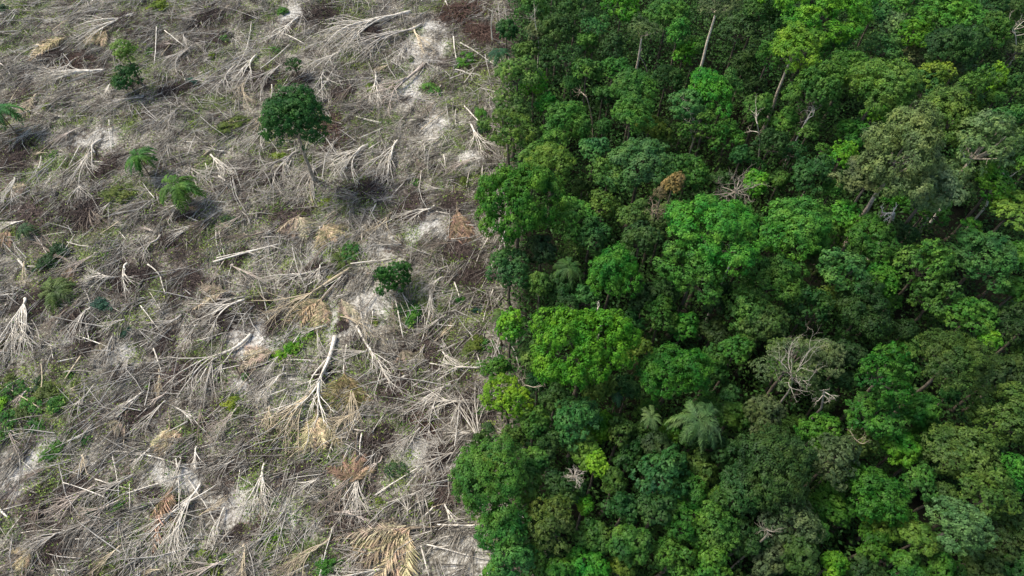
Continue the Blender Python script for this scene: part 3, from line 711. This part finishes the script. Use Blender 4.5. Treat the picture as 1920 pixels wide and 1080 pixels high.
# ------------------------------------------------------------------ bare logs and poles
LOGS = """0 118 18 140 2;120 110 80 160 1.5;295 55 290 125 1.6;310 60 345 88 1.6;470 40 428 140 1.6;460 125 400 165 1.6;205 225 208 285 1.4;150 270 128 310 2;125 290 75 355 1.8;75 290 65 325 2;345 265 408 268 1.2
410 330 440 352 2.6;385 305 400 355 1.6;360 322 372 358 1.6;68 176 42 216 3 t;110 220 165 218 1.2;180 35 208 62 1.8 b;630 125 592 185 1.6;612 120 598 150 1.4;545 82 490 130 1.8;510 160 507 190 1.8;490 160 488 190 1.4
850 70 860 125 2.2;862 80 930 122 2.4;870 200 915 246 2.4;900 165 930 172 2;800 120 700 200 2.2 b;715 232 668 218 1.8;770 225 805 225 1.6;757 277 795 272 1.2;795 270 795 305 2;832 292 835 315 2;790 320 785 358 1.8
530 295 545 330 1.8;740 262 730 300 2.4;855 205 856 240 1.2;835 0 850 35 2;65 440 90 480 1.8;34 486 49 506 4.2;50 497 80 495 1.5;250 400 190 440 2 t;222 432 236 449 1.5;405 433 415 485 2;412 436 421 480 1.6
280 500 302 520 2.4;302 520 313 555 2;160 545 170 568 2;265 575 300 620 2;340 608 425 607 1.2;285 650 300 697 2.2;215 630 175 690 1.6;213 632 203 685 1.6;265 640 215 660 1.4;155 670 118 720 2.6 t;110 680 150 670 2;97 650 103 675 1.6
12 568 0 592 2;160 600 170 640 2;400 492 530 458 3;406 485 480 468 2.4;657 497 742 484 2.6;540 513 575 550 2.2;655 505 610 540 1.6;818 398 845 405 2;865 420 890 425 2;928 425 890 500 1.8;925 490 905 535 1.8;905 535 865 580 1.8;925 545 905 605 2
852 530 862 560 2.2;740 560 755 635 2.4;805 580 790 640 1.8;815 578 797 635 1.8 t;672 560 685 630 1.4;685 585 690 620 1.5;700 585 692 620 1.4;705 550 672 590 2 b;705 380 690 410 2;680 425 678 450 2;600 425 597 448 1.6;530 675 590 677 2.2;650 645 645 700 2.6
805 680 890 700 2;880 678 820 715 2;195 843 355 875 2.8;208 850 220 910 1.8;180 900 290 925 2;225 930 320 902 1.8;352 790 290 822 2;330 860 325 1040 1.8;345 890 410 1000 1.8;352 941 405 906 2.4;0 955 18 971 4;45 960 10 1010 1.6;0 957 65 940 1.4
260 995 160 1045 2;215 1060 250 1000 1.8;410 995 395 1030 2.2;428 995 395 1040 2.2;395 1056 445 1040 2;40 1000 150 998 1.4;0 1036 30 1022 2.4;0 1067 45 1046 2.6;30 860 70 890 1.8;20 900 85 873 1.8;180 720 150 770 1.8;215 740 165 790 1.6
285 750 250 785 1.6;585 825 590 990 2.4;635 790 605 885 2.2;605 818 657 818 1.4;657 802 770 815 2.2;670 810 670 888 3.4;679 813 675 855 2.8;838 800 740 835 2;790 875 705 930 2;740 905 700 930 2;790 880 760 912 2;812 952 792 970 2.8;533 980 573 937 1.8
790 1025 805 1080 3;812 1028 845 1024 2;800 1022 920 1048 2.2;905 984 820 985 4;580 1060 540 1077 2.6;625 990 610 1040 1.8;540 760 480 780 1.8;540 730 480 750 1.8;890 745 800 750 1.6;460 500 520 470 1.4;590 370 568 285 3.6 g;546 300 532 330 2
20 160 60 130 1.6 b;560 60 610 35 1.6;250 170 300 150 1.4;100 60 150 20 1.8 t;340 130 350 170 1.4;700 60 750 45 1.6;880 320 875 350 1.6;905 310 900 345 1.6;640 330 620 300 1.4;450 410 500 395 1.4 b;570 540 600 520 1.4;120 470 140 440 1.4
60 600 75 640 1.6;370 640 420 625 1.4;460 690 500 640 1.6 b;600 560 640 520 1.6;240 1010 290 975 1.4;130 830 190 800 1.4;60 780 110 760 1.4 b;560 890 550 940 1.6;450 880 440 930 1.4;720 720 770 700 1.4;860 640 820 660 1.4;880 900 830 915 1.6;870 930 900 925 1.6"""
lcol = {'t': 'tan', 'b': 'brown', 'g': 'grey'}
NL = [0]
def log(x0, y0, x1, y1, w, col='white', rnd=False):
    seed = hash_int(x0, y0, x1, y1, 'l'); rng = np.random.default_rng(seed)
    a, b = np.array(at(x0, y0, .5)), np.array(at(x1, y1, .5)); L = np.linalg.norm(b-a)
    r = w*.5/FPX*depth_at((x0+x1)/2, (y0+y1)/2, .5)*1.05
    gz = float(ground_z(*a)); n = 7; t = np.linspace(0, 1, n)
    perp = np.array([-(b-a)[1], (b-a)[0]])/L; bow = np.sin(t*np.pi)*rng.normal()*.022*L+np.cumsum(rng.normal(size=n))*.004*L
    xy = (b-a)[None]*t[:, None]+perp[None]*bow[:, None]
    zz = np.linspace(rng.uniform(.25, .8), rng.uniform(.25, .8), n)
    mb = MB(); V, F = tube(np.column_stack([xy, zz]), r*(1.15-.5*t), 8, True); mb.add(V, F)
    for s in range(int(rng.integers(0, 4)) if L > 5 else 0):
        i = int(rng.integers(2, n-1)); p = np.append(xy[i], zz[i]); d = norm(np.append(rng.choice([-1, 1])*perp*.8+(b-a)/L*.9, rng.uniform(-.1, .5)))
        V, F = tube(np.array([p, p+d*L*.06, p+d*L*rng.uniform(.1, .2)]), [r*.5, r*.4, r*.2], 5, False); mb.add(V, F)
    o = obj("fallen_log", mb.mesh("fallen_log", M_DEAD, True), None, (*a, gz), color=tuple(np.array(COL_W[col])*rng.uniform(.88, 1.12)))
    thick = 'thick' if r > .17 else ('thin' if r < .09 else 'slim')
    an = math.degrees(math.atan2(y0-y1, x1-x0)) % 180
    ori = 'lying left to right' if an < 18 or an > 162 else ('slanting up to the right' if an < 70 else ('lying up and down the picture' if an < 110 else 'slanting up to the left'))
    later(o, f"{LENW(L) if L > 11 or L < 6 else 'middling'} {thick} {'bleached' if col == 'white' else col} log {ori}", "log", (x0+x1)/2, (y0+y1)/2, 'clearing', "bare logs scattered over the clearing")
    placed_l.append(((x0+x1)/2, (y0+y1)/2)); NL[0] += 1
placed_l = []
for ln in LOGS.replace("\n", ";").split(";"):
    q = ln.split(); log(*[float(v) for v in q[:5]], lcol[q[5]] if len(q) > 5 else 'white')
rng = np.random.default_rng(99)
while NL[0] < 290:
    x0, y0 = rng.uniform(0, 905), rng.uniform(0, 1080); L = rng.uniform(28, 95)*(.6+.5*y0/1080)
    ang = math.radians(rng.normal(38, 25)) if rng.random() < .6 else rng.uniform(0, math.pi)
    x1, y1 = x0+L*math.cos(ang), y0-L*math.sin(ang)
    if x1 > 915 or x1 < 0 or y1 < 0: continue
    if min(math.hypot((x0+x1)/2-a, (y0+y1)/2-b) for a, b in placed_l) < 17: continue
    log(round(x0), round(y0), round(x1), round(y1), rng.uniform(.9, 1.9), str(rng.choice(['white', 'white', 'white', 'grey', 'tan'])))
print("logs", NL[0])

# ------------------------------------------------------------------ heaps of brown brush
def brush_mesh(seed):
    rng = np.random.default_rng(seed); mb = MB(); n = 420
    ang = rng.uniform(0, 6.28); r = np.sqrt(rng.uniform(0, 1, n)); th = rng.uniform(0, 6.28, n)
    bul = 1+.25*np.sin(2*th+seed)+.15*np.sin(3*th+2*seed)
    x, y = r*bul*np.cos(th)*1.9, r*bul*np.sin(th)*1.6; z = (1-r**2)*1.1*rng.uniform(.3, 1, n)
    for i in range(n):
        a = math.atan2(y[i], x[i])+rng.normal()*.7 if i % 3 else ang+rng.normal()*.4
        d = norm(np.array([math.cos(a), math.sin(a), rng.normal()*.25-.15])); L = rng.uniform(.5, 1.5); s = norm(np.cross(d, rng.normal(size=3)))
        p = np.array([x[i], y[i], z[i]+.1]); m = p+d*L*.5+s*L*.06; e = p+d*L; w = rng.uniform(.012, .035)
        V, F = tube(np.array([p, m, e]), [w, w*.8, w*.4], 3, False); mb.add(V, F)
    m = 1500; r = np.sqrt(rng.uniform(0, 1, m)); th = rng.uniform(0, 6.28, m); bul = 1+.25*np.sin(2*th+seed)+.15*np.sin(3*th+2*seed)
    c = np.stack([r*bul*np.cos(th)*1.9, r*bul*np.sin(th)*1.6, (1-r**2)*.95*rng.uniform(.2, 1, m)+.05], -1)
    V, F = leaf_quads(c, rng.normal(size=(m, 3))*.7+[0, 0, .8], rng.uniform(.08, .2, m), rng.uniform(.03, .07, m), rng); mb.add(V, F)
    return mb.mesh("brush_heap", M_BRUSH)
BR = [brush_mesh(i) for i in range(6)]
BP = [(150,398,88),(60,402,66),(200,312,56),(690,352,66),(600,22,60),(492,150,50),(868,22,76),(905,62,60),(622,242,56),(770,392,60),(350,532,56),(480,572,48),(600,512,44),(664,986,66),(790,782,60),(800,642,56),
 (140,590,50),(150,112,40),(380,792,42),(500,850,44),(130,922,60),(390,30,54),(745,724,54),(100,1032,46),(252,522,64),(545,402,50),(40,270,46),(30,300,40),(410,70,40),(95,105,50),(330,165,50),(450,330,44),
 (70,570,40),(160,650,40),(300,640,46),(420,600,44),(330,700,60),(240,782,50),(860,470,56),(880,520,50),(850,380,44),(900,570,40),(700,830,50),(830,925,56),(560,885,40),(520,610,36),(640,610,30),(560,150,40),
 (230,40,40),(300,90,40),(820,690,40),(770,655,36),(870,760,50),(280,930,44),(60,960,44),(440,1000,40),(730,1050,40),(480,1000,40),(30,640,40),(220,700,40),(510,330,40),(350,400,40),(700,60,50),(640,170,46),(50,180,36),(470,30,40),(440,480,50),(330,450,44),(600,700,30),(830,850,44)]
for i, (px, py, d) in enumerate(BP):
    rng = np.random.default_rng(hash_int(px, py, 'b')); x, y = at(px, py, .3); k = d/2/FPX*depth_at(px, py)/1.9*1.2
    red = (px, py) in [(868,22),(790,782),(150,112),(622,242),(905,62)]
    tint = (.95, .74, .68) if red else tuple(np.array((.92, .86, .88))*rng.uniform(.5, 1.15))
    o = obj("brush_heap", BR[i % 6], None, (x, y, float(ground_z(x, y))), (0, 0, rng.uniform(0, 6.28)), (k*rng.uniform(.75, 1.25), k*rng.uniform(.65, 1.1), k*.55), tint)
    later(o, f"{'reddish brown' if red else ('dark brown' if tint[0] < .9 else 'greyish brown')} {'wide' if d > 52 else 'small'} heap of dead twigs", "brush heap", px, py, 'clearing', "heaps of dead brush in the clearing")

# ------------------------------------------------------------------ green bushes that came back
BUSH = [build_crown(k, 1.6, 500+i, leaf=.13, dens=.55, holes=.18)[0] for i, k in enumerate(['airy', 'lobed', 'layered', 'airy'])]
BC = {'ol': ((.095, .135, .025), 'olive'), 'yg': ((.15, .22, .02), 'yellow green'), 'gn': ((.05, .16, .02), 'fresh green'), 'lm': ((.13, .33, .015), 'bright green'), 'dk': ((.035, .085, .028), 'dark green'), 'bl': ((.035, .11, .06), 'bluish green')}
BU = [(437,235,56,'ol'),(300,14,40,'yg'),(420,70,20,'gn'),(655,474,44,'gn'),(640,490,40,'ol'),(435,758,34,'yg'),(450,772,26,'ol'),(100,848,44,'gn'),(562,640,30,'lm'),(545,652,32,'lm'),(527,664,26,'lm'),(576,630,24,'lm'),(810,168,36,'gn'),
 (90,492,48,'dk'),(110,470,40,'dk'),(30,735,50,'gn'),(62,762,48,'gn'),(5,760,44,'lm'),(92,735,40,'ol'),(22,790,46,'gn'),(75,722,36,'dk'),(45,780,36,'ol'),(110,760,36,'gn'),(10,718,40,'ol'),(70,800,34,'gn'),(5,820,36,'gn'),(516,942,20,'gn'),(510,1008,26,'lm'),(737,968,16,'lm'),(612,1062,44,'gn'),(395,1062,34,'ol'),(380,1040,26,'yg'),
 (222,366,52,'ol'),(190,572,36,'bl'),(235,624,22,'bl'),(705,266,16,'gn'),(98,285,18,'gn'),(272,720,18,'lm'),(88,200,16,'yg'),(745,882,44,'dk'),(430,412,30,'dk'),(710,545,20,'gn'),(775,590,40,'gn'),(760,575,34,'dk'),
 (870,115,40,'gn'),(900,215,30,'gn'),(905,240,30,'dk'),(360,150,24,'bl'),(280,95,22,'gn'),(395,100,20,'yg'),(620,235,20,'ol'),(770,110,18,'ol'),(695,165,24,'yg'),(735,160,20,'ol'),(200,478,16,'gn'),(500,140,20,'gn'),
 (515,90,22,'gn'),(530,20,24,'gn'),(5,20,30,'dk'),(45,15,28,'ol'),(160,825,22,'gn'),(225,950,24,'gn'),(170,960,24,'bl'),(25,790,24,'lm'),(300,950,16,'yg'),(830,580,26,'ol'),(860,560,24,'gn'),(845,575,20,'yg'),(700,600,20,'yg'),
 (620,520,24,'yg'),(460,705,16,'gn'),(475,585,14,'gn'),(505,670,20,'gn'),(130,700,18,'gn'),(145,720,22,'ol'),(610,380,22,'yg'),(580,300,34,'ol'),(565,400,18,'yg'),(520,290,26,'yg'),(640,590,18,'ol'),(550,800,16,'gn'),(575,855,16,'gn'),
 (500,1062,16,'gn'),(320,1060,18,'gn'),(420,1045,20,'gn'),(205,905,16,'gn'),(890,650,40,'ol'),(905,690,30,'gn'),(900,940,34,'gn'),(885,860,26,'dk'),(905,1010,30,'gn'),(915,650,34,'gn'),(895,580,24,'bl'),(900,770,26,'gn'),(915,800,26,'dk'),
 (710,940,16,'yg'),(680,955,14,'yg'),(600,935,16,'yg'),(805,940,20,'yg'),(270,870,14,'ol'),(560,240,30,'dk'),(600,260,30,'dk'),(870,340,24,'ol'),(780,340,18,'gn'),(330,290,16,'yg'),(360,230,14,'yg')]
for i, (px, py, d, c) in enumerate(BU):
    rng = np.random.default_rng(hash_int(px, py, 'u')); x, y = at(px, py, .5); k = d/2/FPX*depth_at(px, py)/1.6
    o = obj("bush", BUSH[i % 4], None, (x, y, float(ground_z(x, y))+.45*k), (0, 0, rng.uniform(0, 6.28)), (k*rng.uniform(1.0, 1.35), k*rng.uniform(.7, 1.0), k*.6), tuple(np.array(BC[c][0])*rng.uniform(.85, 1.15)))
    later(o, f"{'low wide' if d > 32 else ('small' if d < 22 else 'low')} {BC[c][1]} leafy bush", "bush", px, py, 'clearing', "green bushes regrowing in the clearing")

# ------------------------------------------------------------------ pale snags inside the forest
def snag(px, py, hb, tx, ty, ht, r, label, forks=3, col=(1.6, 1.56, 1.48), fl=.35, spread=.5, sub=2, name="bare_tree"):
    """bare pale stem from (px,py) at height hb to (tx,ty) at height ht with forked ends"""
    rng = np.random.default_rng(hash_int(px, py, tx)); a = np.array([*at(px, py, hb), hb])
    u_, v_ = (tx-960)/FPX, (540-ty)/FPX; d_ = np.array([u_, math.cos(_p)+v_*math.sin(_p), -math.sin(_p)+v_*math.cos(_p)])
    b = np.array([0, 0, CAM_H])+d_*(a[1]/d_[1])      # straight up from the foot
    # foot on the ground below the seen part
    gz = float(ground_z(a[0], a[1])); root = bpy.data.objects.new(name, None); COL.objects.link(root); root.location = (a[0], a[1], gz)
    tag(root, label, "bare tree", "bare pale trees in the forest")
    mb = MB(); o = np.array([a[0], a[1], gz]); n = 6; t = np.linspace(0, 1, n)[:, None]
    pts = [np.zeros(3)] if hb > gz+.6 else []
    pts += list((a-o)+(b-a)*t+np.sin(t*np.pi)*np.append(rng.normal(size=2), 0)*.05*np.linalg.norm(b-a))
    pts = np.array(pts); rad = np.linspace(r*1.2, r*.6, len(pts)); V, F = tube(pts, rad, 7, True); mb.add(V, F)
    obj("trunk", mb.mesh("snag_trunk", M_DEAD, True), root, color=col)
    L = fl*1.0
    def grow(mb, p, d, L, r, dep):
        q = [p]; dd = d.copy()
        for i in range(4): dd = norm(dd+rng.normal(size=3)*.22+[0, 0, .03]); q.append(q[-1]+dd*L/4)
        V, F = tube(np.array(q), np.linspace(r, r*.45, 5), 5 if r > .05 else 3, False); mb.add(V, F)
        if dep:
            for k in range(3): grow(mb, q[2+k % 3], norm(dd+rng.normal(size=3)*.75), L*.6, r*.5, dep-1)
    dmain = norm(b-a)
    for k in range(forks):
        mb = MB(); d = norm(dmain*.5+norm(rng.normal(size=3)*[1, 1, .45])*spread*1.6+[0, 0, .25])
        grow(mb, pts[-1] if k < 2 else pts[-2], d, L*rng.uniform(.8, 1.3), r*.55, sub)
        obj("branch", mb.mesh("snag_branch", M_DEAD), root, color=col)
    return root
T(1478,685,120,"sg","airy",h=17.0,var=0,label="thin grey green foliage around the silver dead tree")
snag(1478,735,13,1484,700,18,.11,"silver dead tree with twisted white branches in the right forest",9,(.95,.92,.85),3.2,.9,3)
snag(1540,765,12,1545,735,17,.14,"small white forked dead stem right of the silver dead tree",4,(.9,.87,.8),fl=1.2)
snag(1383,385,12,1378,352,19,.18,"round grey brown twiggy leafless tree in the upper middle forest",12,(.62,.57,.52),2.4,1.0,3)
snag(1078,905,13,1080,892,16.5,.10,"small white twiggy leafless tree in the lower left forest",14,(1.0,.95,.88),fl=.8,spread=1.1,sub=3)
snag(1378,474,19,1378,467,20,.10,"small tangle of white twigs on the big billowing tree",9,fl=.9,spread=1.1,sub=3)
snag(1478,292,5,1512,225,17,.16,"crooked white stem rising between dark gaps in the upper forest",3,fl=2.5)
snag(1418,320,2,1420,232,16,.13,"thin straight pale stem left of the crooked white stem",3,(1.3,1.25,1.15),2.2)
snag(1800,345,10,1812,305,19,.22,"short white forked stem under the pale sage trees",2,fl=2.2)
snag(1665,436,8,1676,400,17,.42,"thick pale trunk foot in front of the huge sage tree",2,fl=2)
snag(1107,300,1,1100,182,15,.13,"thin brownish bare pole in the left forest gap",2,(.95,.8,.66),1.5)
snag(1300,262,8,1306,215,17,.10,"thin twiggy bare stem in the upper middle forest",5,(1.1,1.05,.95),2.6,.8)
snag(1850,385,8,1870,340,16,.16,"slender grey bare stem at the right of the sage trees",3,(1.1,1.1,1.0),2)
snag(1128,602,12,1120,580,14,.09,"thin curved white stem behind the brightest broad tree",2,fl=.9)
snag(1215,150,6,1198,104,15,.08,"thin bare pole in front of the dark umbrella tree",1,(1.2,1.1,1.0),.8)
snag(1900,110,9,1902,55,18,.12,"thin pale bare tree in the upper right corner",5,(1.2,1.15,1.05),2.8,.8)
snag(1010,75,12,1003,40,19,.10,"pale thin bare tree near the top of the forest edge",3,(1.2,1.15,1.05),2.6,.6)
snag(1600,845,14,1604,825,18,.12,"tan twiggy dead tree in the lower right forest",7,(.6,.54,.42),.9,.9)
snag(1432,1010,15,1436,992,18,.10,"grey twiggy dead tree by the bottom of the forest",6,(.55,.52,.45),.9,.9)
snag(1225,412,14,1222,395,19,.09,"pale brown twiggy tree left of the big billowing tree",8,(.75,.62,.5),1.5,1.2,3)
snag(924,80,.3,924,18,9,.13,"straight white pole standing at the far forest edge",0)
snag(975,742,9,985,722,14,.10,"small bare forked stem beside the lime edge tree",4,(1.1,1.0,.9),1.8,.8)

# ------------------------------------------------------------------ litter nobody could count
def stick_field(n_clu, per, seed, name, mat, L=(1.0, 3.6), w=(.018, .05), fan=.28, zmax=.8, ang=None, dens=None, region=(-135, 6, 8, 170)):
    rng = np.random.default_rng(seed); x = rng.uniform(region[0], region[1], n_clu*3); y = rng.uniform(region[2], region[3], n_clu*3)
    # only ground that can be seen (with a margin)
    k = (np.abs(x) < (y*math.cos(_p)+CAM_H*math.sin(_p))*.75+6) & (x < edge_x(y)+1.5)
    p = np.ones(len(x)) if dens is None else dens(x, y); k &= rng.random(len(x)) < p
    x, y = x[k][:n_clu], y[k][:n_clu]; n = len(x)
    kk = rng.random(n)
    base = np.where(kk < .58, rng.normal(3.95, .42, n), np.where(kk < .74, rng.normal(4.6, .3, n), rng.uniform(0, 6.28, n)))
    base = base+(fbm(x/12, y/12, seed, 2)-.5)*1.2
    Lc = rng.uniform(L[0], L[1], n)
    A = base[:, None]+rng.normal(size=(n, per))*fan
    off = rng.normal(size=(n, per, 2))*.35
    LL = Lc[:, None]*rng.uniform(.25, 1.15, (n, per))
    P0 = np.stack([x[:, None]+off[..., 0], y[:, None]+off[..., 1], rng.uniform(.05, zmax, (n, per))], -1).reshape(-1, 3)
    A = A.ravel(); LL = LL.ravel(); m = len(A); b = rng.normal(size=m)*.15
    D1 = np.stack([np.cos(A), np.sin(A), rng.normal(size=m)*.10+.05], -1); D2 = np.stack([np.cos(A+b), np.sin(A+b), rng.normal(size=m)*.10-.05], -1)
    P1 = P0+D1*LL[:, None]*.5; P2 = P1+D2*LL[:, None]*.5
    for P in (P0, P1, P2): P[:, 2] = np.maximum(P[:, 2], .04)
    for P in (P0, P1, P2): P[:, 2] += ground_z(P[:, 0], P[:, 1])
    ww = rng.uniform(w[0], w[1], m)*np.sqrt(LL/2.0)
    S = np.stack([-np.sin(A), np.cos(A), np.zeros(m)], -1); U = np.array([0, 0, 1.0])
    ring = lambda P, r: np.stack([P+S*r[:, None], P-S*r[:, None], P+U*r[:, None]*1.2], 1)
    V = np.concatenate([ring(P0, ww), ring(P1, ww*.8), ring(P2, ww*.4)], 1).reshape(-1, 3)
    i = np.arange(m)[:, None]*9
    q = np.array([[0, 1, 4, 3], [1, 2, 5, 4], [2, 0, 3, 5], [3, 4, 7, 6], [4, 5, 8, 7], [5, 3, 6, 8]])
    F = (i[:, :, None]+q[None]).reshape(-1, 4)
    return obj(name, quads_mesh(name, V, F, mat))
nosand = lambda x, y: (1-.85*sand_m(x, y))*np.clip(.22+3.2*(fbm(x/4.5, y/4.5, 301, 3)-.36), .12, 1)
o = stick_field(3700, 11, 11, "twig_litter", M_TWIG, L=(1.2, 6.0), w=(.016, .060), fan=.26, dens=nosand)
o2 = stick_field(1500, 3, 13, "long_poles", M_DEAD, L=(3.0, 9.0), w=(.022, .05), fan=.35, zmax=1.0, dens=lambda x, y: np.clip(.3+3*(fbm(x/5., y/5., 302, 2)-.4), .1, 1))
tag(o2, "thin straight bleached poles strewn singly over the whole clearing", "poles", kind="stuff")
tag(o, "pale twigs and small branches strewn in tangled bundles over the clearing", "twigs", kind="stuff")
o = stick_field(4800, 11, 12, "fine_brushwood", M_BRUSH, L=(.8, 3.0), w=(.018, .045), fan=.6, zmax=.6, dens=lambda x, y: np.clip(.16+1.1*brown_m(x, y)-.8*sand_m(x, y), 0, 1))
tag(o, "fine brown brushwood matted over the ground between the logs", "brushwood", kind="stuff")
vis = lambda x, y: (np.abs(x) < (y*math.cos(_p)+CAM_H*math.sin(_p))*.75+4)*(x < edge_x(y)+1.5)
o = scatter_leaves(16000, (-130, 4, 14, 165), .35, .15, 21, M_DEADLEAF, "dead_leaf_litter", 9, lambda x, y: vis(x, y)*np.clip(.25+brown_m(x, y)-.6*sand_m(x, y), 0, 1), .5, .6)
tag(o, "brown dead leaves lying over the cleared ground", "leaf litter", kind="stuff")
o = scatter_leaves(50000, (-130, 4, 14, 165), .8, .15, 22, M_WEED, "low_weeds", 9, lambda x, y: vis(x, y)*np.clip(.16+1.0*green_m(x, y)-.4*sand_m(x, y), 0, 1), .5, .55)
tag(o, "low olive green weeds growing between the fallen branches", "weeds", kind="stuff")

# ------------------------------------------------------------------ labels from looks and neighbours
LM_C = [(550,215,"the lone round tree"),(740,516,"the small round tree"),(295,315,"the two green palms"),(465,475,"the twin white logs"),(720,1030,"the largest golden palm fan"),(660,900,"the orange dry burst"),
 (48,625,"the white branch fan"),(600,700,"the thickest pale trunk"),(550,650,"the bright fern strip"),(705,655,"the long forked white trunk"),(232,125,"the slim yellow topped tree"),(790,110,"the upper white sand patch"),
 (150,398,"the widest dark brush heap"),(40,750,"the large green weed patch"),(275,860,"the long crossing white log"),(480,935,"the white drooping fan"),(862,425,"the orange brown palm"),(310,1000,"the orange narrow palm"),
 (437,235,"the olive round bush"),(100,1030,"the bottom left corner"),(880,820,"the bare edge tree"),(620,15,"the top middle edge"),(60,50,"the top left corner"),(860,690,"the branch below the edge palm"),(590,590,"the yellow tan palm"),
 (230,530,"the white antler branch"),(60,250,"the left edge palm"),(420,40,"the top edge brush"),(690,350,"the lone tree's white fan"),(425,565,"the tan dry palm"),(890,290,"the flat topped edge tree")]
LM_F = [(970,385,"the flat topped edge tree"),(1092,655,"the largest bright tree"),(950,745,"the lime edge tree"),(1540,22,"the broad bright top tree"),(1205,58,"the dark umbrella tree"),(1345,60,"the tall white trunk"),
 (1490,92,"the bright lumpy tree"),(1650,168,"the round olive dome"),(1690,300,"the huge sage tree"),(1340,440,"the big billowing tree"),(1262,700,"the neat round dome"),(1660,700,"the shaggy drooping tree"),(1785,675,"the large olive dome"),
 (920,895,"the wide jutting tree"),(1800,985,"the greyish round tree"),(1310,790,"the star shaped palm"),(1480,690,"the silver dead tree"),(1378,345,"the twiggy grey tree"),(1262,345,"the orange treetop"),(1080,888,"the small white twiggy tree"),
 (1150,512,"the round green tree"),(1495,240,"the crooked white stem"),(1105,240,"the brownish bare pole"),(1900,70,"the top right corner"),(1900,1050,"the bottom right corner"),(1000,60,"the far forest corner"),(1500,430,"the dark hollow"),
 (1604,825,"the tan twiggy tree"),(1440,1000,"the grey twiggy tree"),(960,1060,"the bottom forest corner"),(1840,480,"the right hand dark gap"),(1450,900,"the wide dark crown")]
def relation(px, py, lx, ly):
    dx, dy = px-lx, py-ly
    a = math.degrees(math.atan2(-dy, dx)) % 360
    return ['right of', 'above right of', 'behind', 'above left of', 'left of', 'below left of', 'in front of', 'below right of'][int((a+22.5)//45) % 8]
groups = {}
load = {}
for it in ITEMS:
    o, desc, px, py, zone = it
    lms = LM_C if zone == 'clearing' else LM_F
    c = sorted((math.hypot(px-l[0], py-l[1]), l) for l in lms)
    best = None
    for d, l in c[:3]:
        if d < 9: continue
        key = (desc, relation(px, py, l[0], l[1]), l[2])
        if key not in groups: best = (key, d); break
        if best is None: best = (key, d)
    groups.setdefault(best[0], []).append((best[1], o))
ORD = ['nearest', 'second', 'third', 'fourth', 'fifth', 'sixth', 'seventh', 'eighth', 'ninth', 'tenth']
lens = 0; dupe = 0
for (desc, rel, lm), lst in groups.items():
    lst.sort(key=lambda q: q[0])
    for i, (d, o) in enumerate(lst):
        lab = f"{desc}, {rel} {lm}"
        if len(lst) > 1: dupe += 1; lab = f"{ORD[min(i, 9)]} {desc}, {rel} {lm}"
        if len(lab.split()) > 16:
            lens += 1; lab = lab.replace(" lying up and down the picture", " lying upright").replace("slanting up to the", "slanting").replace(" leafless", "").replace(" vine covered", "").replace("middling ", "").replace(" up and down the picture", " upright")
            if len(lab.split()) > 16: print("LONG", lab)
            lab = " ".join(lab.split()[:16])
        o["label"] = lab[0].lower()+lab[1:]
print("labels", len(ITEMS), "ordinals", dupe, "shortened", lens)
